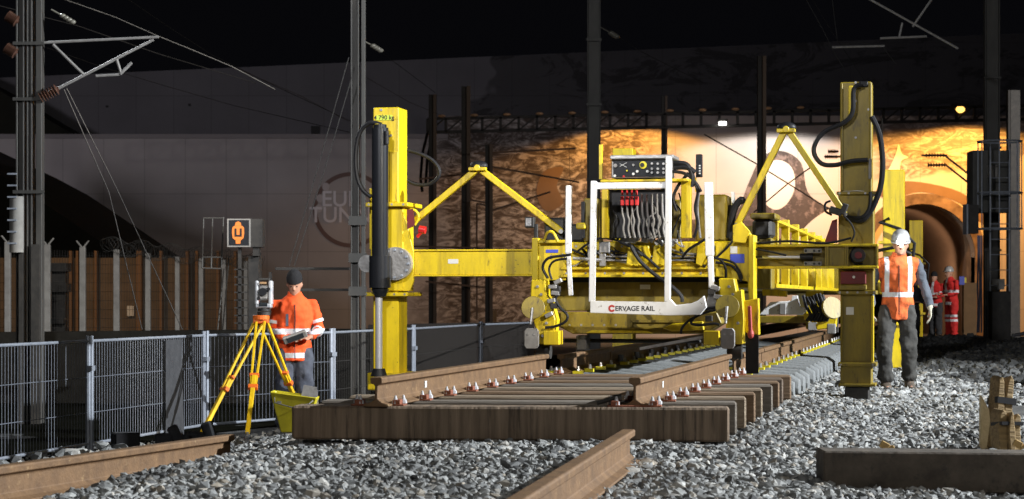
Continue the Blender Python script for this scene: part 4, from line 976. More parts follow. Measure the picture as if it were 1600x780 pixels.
# right arm (open channel)
LA = LR-.16
a, b_ = ML(1176, 420, LA), ML(1372, 420, LA); zt_ = ML(1176, 382, LA).z; zb_ = a.z
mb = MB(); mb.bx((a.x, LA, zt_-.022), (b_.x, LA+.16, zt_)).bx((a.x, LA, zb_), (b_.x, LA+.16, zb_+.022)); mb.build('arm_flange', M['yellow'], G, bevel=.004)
mb = MB(); mb.bx((a.x, LA+.09, zb_+.02), (b_.x, LA+.12, zt_-.02)); mb.build('right_arm', M['shaded_yellow'], G)
mb = MB()
for x in (1289, 1292, 1320, 1323, 1368): g_box('', x, 385, x+2.5, 417, LA+.005, .09, mb=mb)
mb.build('stiffener', M['shaded_yellow'], G)
mb = MB(); g_box('', 1291, 386, 1320, 416, LA+.03, .05, mb=mb); mb.build('cover_plate', M['shaded_yellow'], G, bevel=.003)
MB().cyl(ML(1178, 402, LA+.05), ML(1252, 402, LA+.05), .016, n=12).build('piston_rod', M['chrome'], G, smooth=True)
MB().cyl(ML(1250, 402, LA+.05), ML(1270, 402, LA+.05), .032, n=12).build('rod_end', M['black'], G, smooth=True)
for y in (392, 412):
    g_box('slide_plate', 1256, y-3.5, 1284, y+3.5, LA+.0, .03, 'post')
    mb = MB()
    for x in (1259, 1272, 1280): p = ML(x, y, LA-.004); mb.cyl(p, p+Vector((0, .01, 0)), .011, n=8)
    mb.build('hole', M['ink'], G)
p = ML(1341, 399, LA-.02); MB().cyl(p, p+Vector((0, .06, 0)), .06, n=16).build('rotary_sensor', M['dark'], G, smooth=True)
MB().cyl(p+Vector((0, -.02, 0)), p, .03, n=12).build('sensor_cap', M['dred'], G, smooth=True)
# -- central frame
mb = MB(); g_box('', 850, 378, 1156, 432, .62, .34, mb=mb); mb.build('main_beam', M['yellow'], G, bevel=.01)
mb = MB(); g_box('', 848, 440, 1150, 486, .92, .22, mb=mb); mb.build('lower_beam', M['shaded_yellow'], G, bevel=.008)
mb = MB(); g_box('', 850, 432, 1150, 441, .9, .05, mb=mb); mb.build('shade_strip', M['black'], G)  # solid black strip stands in for the shade between the two beams
mb = MB(); g_box('', 876, 417, 1150, 421, .56, .06, mb=mb); g_box('', 876, 429, 1150, 433, .55, .07, mb=mb); mb.build('ledge', M['yellow'], G, bevel=.003)
mb = MB(); z = .42
pts = [(868, 488), (1120, 488), (1128, 505), (1100, 522), (895, 522), (868, 508)]
mb.prism([ML(x, y, .34) for x, y in pts], (0, .45, 0)); mb.build('belly_beam', M['shaded_yellow'], G, bevel=.008)
mb = MB(); g_box('', 985, 500, 1075, 504, .31, .03, mb=mb); g_box('', 985, 512, 1075, 515, .31, .03, mb=mb); g_box('', 985, 500, 988, 515, .31, .03, mb=mb); mb.build('belly_rib', M['shaded_yellow'], G)
mb = MB(); mb.prism([ML(x, y, .28) for x, y in ((1035, 513), (1050, 506), (1098, 502), (1100, 516), (1050, 518))], (0, .1, 0)); mb.build('tow_hook', M['yellow'], G, bevel=.006)
mb = MB(); mb.prism([ML(x, y, .30) for x, y in ((915, 520), (925, 516), (1010, 517), (1020, 521))], (0, .25, 0)); mb.build('belly_lip', M['yellow'], G)
# left end plates
mb = MB(); g_box('', 831, 372, 841, 438, .55, .35, mb=mb); g_box('', 841, 375, 884, 380, .52, .38, mb=mb); mb.build('end_flange', M['yellow'], G, bevel=.005)
mb = MB(); g_box('', 841, 380, 884, 438, .58, .04, mb=mb); mb.build('end_plate', M['yellow'], G, bevel=.004)
hose([(850, 378), (855, 364), (864, 363), (872, 378)], .012, 'lifting_eye', 'yellow', ly=.52)
g_box('sticker', 853, 390, 872, 395, .573, .004, 'blue', bevel=0); p = ML(861, 402, .57); MB().cyl(p, p+Vector((0, .004, 0)), .015, n=12).build('sticker', M['blue'], G)
g_box('work_lamp', 820, 339, 834, 356, .6, .08, 'dark'); g_box('lamp_bracket', 834, 350, 840, 374, .62, .03, 'dark')
g_box('lamp_glass', 821.5, 341, 830, 353, .594, .004, 'steel', bevel=0)
# right end plates
mb = MB(); mb.prism([ML(x, y, .5) for x, y in ((1118, 378), (1145, 378), (1150, 352), (1168, 358), (1178, 372), (1178, 466), (1170, 466), (1168, 440), (1118, 432))], (0, .06, 0)); mb.build('end_plate', M['yellow'], G, bevel=.006)
mb = MB(); g_box('', 1170, 367, 1178, 470, .38, .3, mb=mb); mb.build('end_flange', M['yellow'], G, bevel=.005)
g_box('sticker', 1141, 385, 1152, 396, .494, .004, 'paper', bevel=0); g_box('sticker', 1141, 397, 1163, 411, .493, .004, 'blue', bevel=0)
mb = MB(); mb.prism([ML(x, y, .42) for x, y in ((1145, 352), (1158, 346), (1172, 362), (1165, 380), (1145, 378))], (0, .04, 0)); mb.build('cam_plate', M['yellow'], G, bevel=.004)
# clamps (left, right)
def clamp(x, side):
    sgn = 1
    mb = MB(); pts = [(-8, 437), (14, 437), (16, 462), (22, 470), (30, 500), (26, 538), (4, 538), (-2, 512), (-10, 480)] if side < 0 else [(-14, 435), (10, 435), (14, 455), (22, 452), (26, 500), (24, 538), (0, 538), (-4, 500), (-12, 470)]
    mb.prism([ML(x+a_, b2, .02) for a_, b2 in pts], (0, .20, 0)); o = mb.build('rail_clamp', M['yellow'], G, bevel=.008)
    p = ML(x-4 if side < 0 else x, 481 if side < 0 else 479, -.03)
    p.y = -.06
    mb = MB(); ax = Vector((.1, -1, .28)).normalized(); mb.cyl(p, p+ax*.012, .10, n=28); mb.build('guide_disc', M['shaded_yellow'], o, smooth=True, bevel=.003)
    mb = MB(); q = p+Vector((.0, -.02, -.0)); mb.cyl(q, q+Vector((-.01, -.03, -.14)), .012, n=8); mb.build('disc_stem', M['steel'], o, smooth=True)
    bx_ = x-8 if side < 0 else x
    mb = MB(); a_ = ML(bx_-11, 545, -.1); b2 = ML(bx_+11, 513, -.1); wdt = (b2.x-a_.x)/2; h = (b2.z-a_.z)/2; cc = (a_+b2)/2
    mb.prism([cc+Vector((sx_*wdt, 0, sz_*h)) for sx_, sz_ in ((-1, -.7), (-.7, -1), (.7, -1), (1, -.7), (1, .7), (.7, 1), (-.7, 1), (-1, .7))], (0, .04, 0)); mb.build('buffer_plate', M['plate'], o, bevel=.005)
    mb = MB()
    for dx, dz in ((-.5, .4), (.4, .4)): q = cc+Vector((dx*wdt, -.008, dz*h)); mb.cyl(q, q+Vector((0, .01, 0)), .009, n=8)
    mb.build('bolt', M['steel'], o)
    MB().bx((cc.x-.03, -.06, cc.z-.03), (cc.x+.03, .1, cc.z+.03)).build('buffer_stem', M['dark'], o)
    xb = x+12 if side < 0 else x-37
    mb = MB(); a_ = ML(xb, 539, -.04); b2 = ML(xb+24, 517, -.04); mb.bx((a_.x, -.06, a_.z), (b2.x, .12, b2.z)); mb.build('side_box', M['yellow'], o, bevel=.005)
    mb = MB()
    for (dx, y) in ((2, 448), (8, 460), (12, 486), (10, 525), (16, 505)):
        q = ML(x+dx, y, .015); mb.cyl(q, q+Vector((0, -.02, 0)), .012, n=8)
    mb.build('bolt', M['steel'], o, smooth=True)
    # wheel below
    q = ML(x+10, 545, .1); MB().cyl(q+Vector((-.06, .05, -.02)), q+Vector((.06, .05, -.02)), .07, n=18).build('wheel', M['dark'], o, smooth=True)
clamp(838, -1); clamp(1137, 1)
for pts, r in (([(868, 445), (874, 455), (868, 468), (876, 482), (886, 492), (884, 502), (868, 510), (852, 512)], .012), ([(856, 435), (848, 418), (856, 404), (876, 400), (892, 398)], .012), ([(862, 437), (858, 420), (866, 408), (886, 404)], .010),
               ([(1120, 480), (1100, 484), (1085, 496), (1080, 505), (1092, 508), (1116, 506), (1124, 508)], .012), ([(1118, 484), (1098, 490), (1078, 500), (1066, 512), (1064, 522)], .011), ([(1116, 402), (1128, 408), (1134, 420), (1134, 434)], .012),
               ([(1118, 410), (1140, 414), (1152, 424), (1158, 440)], .012), ([(1120, 404), (1145, 410), (1156, 425), (1160, 436)], .010), ([(986, 385), (1000, 408), (1024, 430), (1050, 448), (1064, 462), (1066, 472)], .016),
               ([(970, 372), (990, 386), (1010, 402), (1030, 420)], .012), ([(1120, 402), (1135, 388), (1146, 375)], .010), ([(900, 395), (920, 380), (940, 372), (965, 376)], .010), ([(1066, 402), (1076, 390), (1092, 380), (1108, 370)], .012)):
    hose(pts, r, ly=-.06 if pts[0][0] in (986,) else (.44 if 900 <= pts[0][0] < 1100 or pts[0][1] < 434 else -.02))
mb = MB()
for (x, y) in ((864, 448), (868, 458), (862, 470), (1118, 450), (1122, 464), (872, 440), (858, 492)): mb.box(ML(x, y, -.01), (.07, .06, .035), Matrix.Rotation(random.uniform(-.5, .5), 3, 'Y'))
mb.build('valve_block', M['steel'], G, bevel=.004)
mb = MB()
for (x, y) in ((870, 452), (1112, 456), (1108, 498), (866, 478)): mb.box(ML(x, y, -.0), (.06, .06, .05))
mb.build('valve_body', M['dark'], G, bevel=.004)
# red lever and rubber flap on the right clamp
mb = MB(); mb.bar(ML(1171, 478, .05), ML(1173, 527, .05), .03, .04, up=(0, 1, 0)); mb.ell(ML(1173, 522, .05), (.03, .03, .04), 8, 6); mb.build('red_lever', mat('faded_red', (.45, .07, .06), None, .6), G, bevel=.006)
mb = MB(); g_box('', 1165, 524, 1185, 584, .10, .03, mb=mb); mb.build('rubber_flap', M['black'], G)
mb = MB(); mb.prism([ML(x, y, .12) for x, y in ((1162, 470), (1185, 466), (1186, 524), (1165, 520))], (0, .12, 0)); mb.build('side_cover', M['yellow'], G, bevel=.006)
# white guards
LG = -.12
def post(x0, y0, x1, y1, name='guard_post', w_=.05, d=.05, ly=LG):
    return MB().bar(ML(x0, y0, ly), ML(x1, y1, ly), d, w_, up=(1, 0, 0)).build(name, M['white'], G, bevel=.006)
post(928, 283, 925, 472); post(1045, 245, 1043, 472)
post(889, 290, 888, 396, w_=.05, ly=.1); post(888, 396, 892, 462, w_=.035, ly=.1); post(1107, 285, 1109, 400, w_=.07, ly=.1); post(1110, 400, 1112, 450, w_=.045, ly=.1)
for x, y in ((889, 293), (1107, 288)):
    MB().ell(ML(x, y, .085), (.014, .01, .014), 8, 6).build('bolt', M['dark'], G)
mb = MB(); g_box('', 930, 285, 1040, 295, LG+.02, .05, mb=mb); mb.build('guard_rail', M['white'], G, bevel=.006)
mb = MB(); mb.prism([ML(x, y, LG-.03) for x, y in ((922, 470), (1040, 472), (1046, 466), (1056, 477), (1080, 474), (1090, 470), (1100, 462), (1104, 480), (1094, 492), (1045, 493), (922, 489))], (0, .05, 0)); plt = mb.build('guard_bumper', M['white'], G, bevel=.004)
MB().cyl(ML(1116, 451, .04), ML(1116, 451, .10), .035, n=14).build('pivot', M['white'], G, smooth=True)
mb = MB(); mb.prism([ML(x, y, .02) for x, y in ((1104, 468), (1110, 455), (1118, 458), (1120, 478), (1108, 488), (1102, 480))], (0, .02, 0)); mb.build('pivot_plate', M['plate'], G)
p = ML(956, 482, LG-.034); 
vs = []; fs = []
for i in range(15):
    a_ = R(30)+R(300)*i/14
    for r in (.014, .03): vs.append(p+Vector((r*math.cos(a_), 0, r*math.sin(a_))))
for i in range(14): fs.append((2*i, 2*i+1, 2*i+3, 2*i+2))
MB().add(vs, fs).build('emblem', M['redink'], plt)
text('ERVAGE RAIL', .058, M['ink'], plt, Matrix.Translation(ML(992, 482.5, LG-.034))@UPR, .0004, xs=.98)
# -- control stand
LS = .12
mb = MB(); g_box('', 955, 246, 1047, 278, LS, .28, mb=mb); cp = mb.build('control_box', M['steel'], G, bevel=.01)
g_box('control_face', 958, 251, 1042, 276, LS-.006, .006, 'blackpaint', cp)
mb = MB(); g_box('', 953, 242, 1052, 248, LS-.05, .38, mb=mb); mb.build('box_lid', M['steel'], cp, bevel=.005)
def kn(x, y, r, m, nm='knob', d=.02):
    p = ML(x, y, LS-.006); MB().cyl(p+Vector((0, -d, 0)), p, r, n=12).build(nm, M[m], cp, smooth=True)
kn(1005, 258, .032, 'tapeyel', 'emergency_ring', .012); kn(1004, 258, .018, 'ink', 'emergency_button', .03)
for i, x in enumerate((1019, 1028, 1037)):
    for y in (256, 264, 270): kn(x, y, .010, 'steel')
for x, y in ((961, 275), (990, 272), (996, 268), (1012, 268)): kn(x, y, .011, 'paper')
kn(975, 276, .009, 'red'); kn(980, 267, .007, 'tapeyel'); kn(962, 259, .016, 'plate'); kn(990, 258, .010, 'plate')
mb = MB(); p = ML(974, 258, LS-.010)
for sx_ in (-1, 1): mb.bar(p+Vector((-.03, 0, -.012*sx_)), p+Vector((.03, 0, .02*sx_)), .003, .014, up=(0, 1, 0))
mb.build('panel_mark', M['paper'], cp)
mb = MB(); g_box('', 938, 280, 1075, 284, LS+.02, .25, mb=mb); g_box('', 1064, 280, 1080, 372, LS+.1, .06, mb=mb); g_box('', 940, 280, 950, 372, LS+.12, .06, mb=mb); mb.build('stand_frame', M['yellow'], G, bevel=.004)
mb = MB(); g_box('', 936, 226, 941, 280, LS+.2, .03, mb=mb); mb.build('stand_rod', M['yellow'], G)
mb = MB(); g_box('', 950, 296, 1040, 372, LS+.22, .12, mb=mb); mb.build('valve_bank', M['black'], G, bevel=.005)
for k in range(4):
    x = 972+k*7.6
    mb = MB(); g_box('', x-2.6, 307, x+2.6, 321, LS-.02, .03, mb=mb); g_box('', x-1.5, 297, x+1.5, 305, LS, .02, mb=mb); mb.build('lever_grip', M['red'], G, bevel=.004)
for k in range(9):
    x = 972+k*7.8
    hose([(x, 322 if k < 4 else 303), (x+1, 335), (x+3.5, 345), (x+2, 358), (x+5, 372)], .009, 'lever', 'plate', ly=LS+.04)
mb = MB()
for k in range(14): mb.box(ML(950+random.uniform(0, 110), 372+random.uniform(-6, 10), .45), (.06, .05, .04), Matrix.Rotation(random.uniform(-1, 1), 3, 'Y'))
mb.build('fitting', M['steel'], G, bevel=.004)
mb = MB()
for y in (401, 407): mb.cyl(ML(940, y, .52), ML(1085, y, .52), .008, n=8)
mb.cyl(ML(895, 404, .5), ML(940, 407, .5), .016, n=8); mb.build('hydraulic_pipe', M['steel'], G, smooth=True)
mb = MB(); g_box('', 936, 378, 952, 395, .5, .05, mb=mb); g_box('', 936, 396, 946, 416, .5, .05, mb=mb); g_box('', 918, 380, 922, 414, .5, .05, mb=mb); mb.build('solenoid', M['plate'], G, bevel=.005)
for pts, m_ in (([(1052, 255), (1070, 256), (1078, 264), (1082, 278), (1080, 292)], 'black'), ([(1050, 268), (1066, 270), (1078, 276), (1090, 290), (1095, 300)], 'black'), ([(1052, 262), (1074, 262), (1086, 270)], 'black'), ([(1076, 270), (1060, 290), (1052, 310), (1058, 330)], 'black')):
    hose(pts, .022 if pts[0][1] < 265 else .014, m=m_, ly=LS+.12)
hose([(948, 372), (958, 362), (968, 366), (966, 376), (990, 388), (1004, 400)], .012, ly=.4)
hose([(1084, 285), (1090, 300), (1086, 325), (1090, 350), (1084, 372)], .012, ly=LS+.12); hose([(1092, 300), (1090, 330), (1094, 372)], .010, m='steel', ly=LS+.14)
mb = MB(); g_box('', 1087, 241, 1097, 277, LS+.2, .05, mb=mb); mb.build('radio_receiver', M['blackpaint'], G, bevel=.005)
mb = MB()
for y in (258, 262, 266, 270): g_box('', 1092, y, 1094.5, y+2, LS+.194, .004, mb=mb)
mb.build('receiver_light', M['paper'], G); mb = MB(); g_box('', 1086, 277, 1088, 300, LS+.22, .02, mb=mb); mb.build('receiver_stem', M['yellow'], G)
# engine and tanks behind
mb = MB(); g_box('', 1086, 304, 1136, 378, .8, .6, mb=mb); mb.build('fuel_tank', M['shaded_yellow'], G, bevel=.02)
mb = MB(); g_box('', 1048, 312, 1064, 372, .55, .2, mb=mb); g_box('', 912, 310, 934, 378, .7, .3, mb=mb); mb.build('engine_panel', M['shaded_yellow'], G, bevel=.01)
mb = MB(); g_box('', 850, 340, 883, 378, 1.0, .4, mb=mb); g_box('', 883, 350, 912, 378, .95, .3, mb=mb); mb.build('engine_cover', M['dark'], G, bevel=.02)
mb = MB(); g_box('', 908, 315, 913, 372, .66, .03, mb=mb); mb.build('vent_grille', M['ink'], G)
mb = MB(); g_box('', 900, 348, 914, 358, .64, .05, mb=mb); mb.build('yellow_cap', M['yellow'], G, bevel=.01)
hose([(1140, 372), (1143, 345), (1148, 325), (1158, 312), (1162, 318)], .03, 'exhaust', 'black', ly=.8)
mb = MB(); g_box('', 1136, 320, 1145, 378, .9, .25, mb=mb); mb.build('engine_block', M['dark'], G, bevel=.02); mb = MB(); mb.bar(ML(1145, 300, 1.0), ML(1147, 330, 1.0), .03, .03); mb.build('glass_tube', M['paper'], G)
mb = MB(); g_box('', 1172, 333, 1212, 342, 1.2, .5, mb=mb); mb.build('motor_roof', M['shaded_yellow'], G, bevel=.01)
mb = MB(); g_box('', 1175, 342, 1206, 372, 1.25, .4, mb=mb); mb.build('motor', M['dark'], G, bevel=.03)
mb = MB(); g_box('', 1182, 418, 1206, 452, 1.3, .3, mb=mb); g_box('', 1186, 372, 1206, 384, 1.3, .3, mb=mb); mb.build('motor_mount', M['shaded_yellow'], G, bevel=.01)
for _ in range(26):    # clutter of hoses behind the levers
    x = random.uniform(1048, 1062) if random.random() < .3 else random.uniform(945, 1040); y = random.uniform(300, 360)
    if _ % 3 == 0: hose([(x, y), (x+random.uniform(-8, 8), y+12), (x+random.uniform(-10, 10), y+26), (x+random.uniform(-12, 12), 374)], .007, 'thin_hose', 'black' if _ % 2 else 'plate', ly=LS+.16)
for k in range(16):
    x = random.uniform(850, 1150); y0 = random.uniform(384, 398)
    hose([(x, y0), (x+random.uniform(5, 25), y0+random.uniform(5, 20)), (x+random.uniform(15, 60), y0+random.uniform(-2, 22)), (x+random.uniform(30, 80), y0+random.uniform(0, 25))], random.choice((.006, .009, .011)), 'thin_hose', random.choice(('black', 'black', 'steel')), ly=.55)
for k in range(9):
    x = random.uniform(880, 1120); mb = MB(); mb.prism([ML(x+a_, y, .50) for a_, y in ((0, 384), (10, 384), (14, 400), (6, 416), (-3, 412))], (0, .08, 0)); mb.build('lug', M['yellow'], G, bevel=.004)
mb = MB(); g_box('', 900, 524, 916, 548, .3, .2, mb=mb); g_box('', 880, 530, 1095, 536, .6, .1, mb=mb); mb.build('hook_block', M['dark'], G, bevel=.01)
mb = MB(); mb.bar(ML(1000, 545, .1), ML(1098, 527, .1), .03, .025); mb.build('tie_rod', M['steel'], G)

# bolts and small fittings over the frame
for x, y, ly in [(x, 319.5, LC-.102) for x in (576, 590, 612, 630)]+[(x, 460, LC-.102) for x in (572, 616, 632)]+[(x, 385, .615) for x in range(900, 1120, 24)]+[(x, 427, .54) for x in range(885, 1140, 30)]+[(x, 302, LR-.045) for x in (1312, 1326, 1352)]+[(x, 457, LR-.065) for x in (1312, 1324, 1340, 1354, 1366)]+[(x, 570, LR-.035) for x in (1313, 1364)]+[(x, 508, .335) for x in range(890, 980, 18)]:
    p = ML(x, y, ly); MB().cyl(p, p+Vector((0, .015, 0)), .011, n=6).build('bolt', M['steel'], G)
for x0, y0, x1, y1, ly, m_ in ((700, 405, 716, 412, LC+.017, 'paper'), (590, 350, 598, 362, LC-.033, 'paper'), (1322, 480, 1334, 492, LR-.003, 'paper'), (1000, 445, 1016, 452, .917, 'paper'), (1330, 225, 1344, 240, LR-.003, 'shaded_yellow')):
    g_box('sticker', x0, y0, x1, y1, ly, .003, m_, bevel=0)
for pts in ([(1180, 381), (1230, 377), (1290, 380), (1330, 372)],):
    hose(pts, .010, 'cable', 'black', ly=LC-.02 if pts[0][0] < 900 else LA)
# -- long ribbed spreader beam behind (moves with the rear gantries)
SB = thing('spreader_beam', O0, 'long yellow ribbed spreader beam stretching back to the tunnel', 'beam', rz=-TH)
MB().bx((-.6, 1.6, 1.0), (.86, 34, 1.36)).build('box_beam', M['shaded_yellow'], SB)
MB().bx((.94, 1.6, 1.53), (1.06, 34, 1.555)).bx((-.6, 1.6, .93), (1.05, 34, .965)).build('flange', M['yellow'], SB)
for k in range(22):
    y = 1.7+k*1.3; zz = .92
    MB().bx((.98, y, .94), (1.055, y+.09, 1.60)).build('rib', M['yellow'], SB, bevel=.004)
MB().bx((.90, 1.62, .95), (.955, 1.9, 1.55)).build('end_post', M['yellow'], SB)
# -- rear gantries
def rear(ly, lab, htop, hl):
    T = thing('rear_gantry', ML2W((0, ly, 0)), lab, 'gantry', 'rear gantries of the track laying train', rz=-TH)
    MB().bx((1.66, 0, -.15), (1.96, .3, htop)).build('column', M['yellow'], T, bevel=.008)
    MB().bx((-2.2, 0, -.15), (-1.9, .3, hl)).build('column', M['yellow'], T, bevel=.008)
    MB().bx((1.2, -.05, 1.05), (1.66, .25, 1.28)).bx((-1.9, -.05, 1.05), (-1.2, .25, 1.28)).build('arm', M['yellow'], T, bevel=.006)
    MB().bx((-1.2, -.1, .9), (1.2, .3, 1.3)).build('frame', M['shaded_yellow'], T, bevel=.01)
    MB().bx((1.60, -.05, .45), (2.02, .35, .5)).bx((1.60, -.05, 1.6), (2.02, .35, 1.64)).build('flange', M['yellow'], T)
    P = [Vector((1.75, -.05, 1.95)), Vector((1.62, -.1, 1.9)), Vector((1.9, -.12, 1.8)), Vector((2.1, -.05, 1.6)), Vector((2.05, -.05, 1.1))]
    MB().tube(P, .025).build('hose', M['black'], T, smooth=True)
    MB().tube([Vector((1.6, -.06, 1.5)), Vector((1.85, -.12, 1.55)), Vector((2.05, -.06, 1.45))], .025).build('hose', M['black'], T, smooth=True)
    MB().bx((.65, -.6, .38), (.78, -.55, .62)).build('buffer_plate', M['plate'], T, bevel=.01)
    MB().bx((.62, -.55, .4), (.85, -.3, .95)).bx((-.85, -.55, .4), (-.62, -.3, .95)).build('rail_clamp', M['yellow'], T, bevel=.01)
    return T
r1 = rear(12.2, 'rear yellow gantry whose column shows behind the worker with the headlamp', 2.64, 3.0)
r2 = rear(30.5, 'farthest yellow gantry with a column beside the red suited worker', 2.6, 2.5)
# rear machine white guard, clamp seen under the arm
T = thing('trolley_guard', O0, 'white guard plate and clamp of the second trolley seen under the right arm', 'guard', rz=-TH)
def tbox(x0, y0, x1, y1, ly, t_, m_, nm, b=.006):
    mb = MB(); g_box('', x0, y0, x1, y1, ly, t_, mb=mb); return mb.build(nm, M[m_], T, bevel=b)
LT = 5.2
mb = MB(); mb.prism([ML(x, y, LT) for x, y in ((1186, 492), (1204, 472), (1236, 470), (1238, 462), (1246, 462), (1250, 480), (1262, 482), (1254, 492))], (0, .06, 0)); mb.build('guard_plate', M['white'], T, bevel=.004)
tbox(1218, 474, 1228, 492, LT-.03, .03, 'plate', 'guard_bracket')
mb = MB(); mb.prism([ML(x, y, LT+.1) for x, y in ((1190, 448), (1228, 455), (1228, 464), (1192, 462))], (0, .2, 0)); mb.build('beam_end', M['yellow'], T)
tbox(1184, 494, 1262, 505, LT+.2, .3, 'shaded_yellow', 'cross_beam')
mb = MB(); mb.prism([ML(x, y, LT) for x, y in ((1288, 470), (1300, 468), (1308, 486), (1306, 512), (1276, 516), (1274, 506), (1290, 500))], (0, .2, 0)); mb.build('rail_clamp', M['yellow'], T, bevel=.01)
p = ML(1299, 482, LT-.1); MB().cyl(p, p+Vector((0.02, -.03, .01)), .12, n=20).build('guide_disc', M['shaded_yellow'], T, smooth=True)
tbox(1292, 506, 1306, 522, LT-.1, .05, 'plate', 'buffer_plate', .01)
tbox(1302, 470, 1310, 520, LT+.2, .03, 'dark', 'rubber_flap')
for k in range(7):
    x = 1255+k*5; mb = MB(); P = [ML(x, 462+3*math.sin(k), LT-.02), ML(x+5, 475+4*math.cos(k*2), LT-.05), ML(x+12, 492-3*k % 5, LT), ML(x+6, 502, LT)]; mb.tube(P, .02, 6); mb.build('hose', M['black'], T, smooth=True)
for k in range(3): tbox(1256+k*11, 490+k*4, 1268+k*11, 500+k*4, LT+.05*k, .1, 'yellow', 'bracket')
# orange jacket / crates at far under arm
t = thing('orange_bundle', ML2W((.3, 24, .35)), 'small bright orange bundle lying on the far track under the machine', 'bundle')
MB().ell((0, 0, .05), (.28, .2, .1), 12, 8).ell((-.5, 0, .02), (.12, .1, .09), 10, 6).build('cloth', M['orange'], t, smooth=True)

# ------------------------------------------------------------ people
def V(*a): return Vector(a)
def limb(mb, pts, rs, n=12, flat=1.0):
    mb.tube(pts, rs, n)
def hand(mb, wrist, d, palm, s=1.0, thumb=1):
    """d: finger direction, palm: palm normal"""
    d = d.normalized(); palm = (palm-d*palm.dot(d)).normalized(); side = d.cross(palm)*thumb
    mb.loft([(wrist, side*.026*s, palm*.02*s), (wrist+d*.03*s, side*.036*s, palm*.016*s), (wrist+d*.085*s, side*.042*s, palm*.014*s)], 10)
    for i, (o, L) in enumerate(((-.032, .062), (-.011, .075), (.011, .080), (.032, .070))):
        b = wrist+d*.08*s+side*o*s; c1 = b+d*L*.5*s+palm*.012*s; c2 = c1+d*L*.4*s+palm*.028*s
        mb.tube([b-d*.02*s, b, c1, c2], [.010*s, .010*s, .0095*s, .007*s], 6)
    b = wrist+d*.02*s+side*.03*s; mb.tube([b, b+d*.035*s+side*.022*s+palm*.01*s, b+d*.065*s+side*.022*s+palm*.022*s], [.013*s, .011*s, .008*s], 6)
def torso_secs(P, k=0.0, hem=None):
    pel, chest, neck = P['pelvis'], P['chest'], P['neck']; f = P['fwd']; r = P['right']
    L = [(pel+V(0, 0, -.08 if hem is None else hem), .165, .115), (pel, .17, .118), (pel.lerp(chest, .35), .155, .112), (pel.lerp(chest, .7), .168, .122), (chest, .185, .128), (chest.lerp(neck, .5), .182, .112), (chest.lerp(neck, .8), .125, .085), (neck+V(0, 0, .01), .065, .065)]
    return [(c, r*(a+k), f*(b+k)) for c, a, b in L]
def arm_t(mb, P, sd, k, upto=1.0):
    sh, el, wr = P['sh'+sd], P['el'+sd], P['wr'+sd]; ins = P['chest'].lerp(P['neck'], .5).lerp(sh, .5)
    e = el.lerp(wr, upto)
    mb.tube([ins, sh, sh.lerp(el, .5), el, el.lerp(e, .5), e], [.045+k, .047+k, .047+k, .042+k, .040+k, (.03 if upto > .95 else .034)+k], 12)
def leg_t(mb, P, sd, k):
    h, kn_, an = P['hip'+sd], P['kn'+sd], P['an'+sd]
    mb.tube([h+V(0, 0, .06), h, h.lerp(kn_, .5), kn_, kn_.lerp(an, .35), kn_.lerp(an, .75), kn_.lerp(an, .86), an], [.08+k, .088+k, .074+k, .060+k*1.5, .056+k*1.3, .045+k*1.4, .052+k*1.9, .04+k*1.2], 12)
def foot(mb, an, d, k=0):
    d = d.normalized(); sd = d.cross(V(0, 0, 1))
    z0 = an.z
    mb.loft([(an+V(0, 0, .03), sd*(.045+k), d*(.05+k)), (an+d*.0+V(0, 0, -.045), sd*(.045+k), d*(.07+k)), (an+d*.03+V(0, 0, -z0+.004), sd*(.05+k), d*(.10+k))], 12)
    mb.loft([(an-d*.05+V(0, 0, -z0+.045), sd*(.04+k), V(0, 0, .042)), (an+d*.08+V(0, 0, -z0+.045), sd*(.05+k), V(0, 0, .042)), (an+d*.17+V(0, 0, -z0+.035), sd*(.04+k), V(0, 0, .03)), (an+d*.20+V(0, 0, -z0+.03), sd*(.02), V(0, 0, .018))], 12)
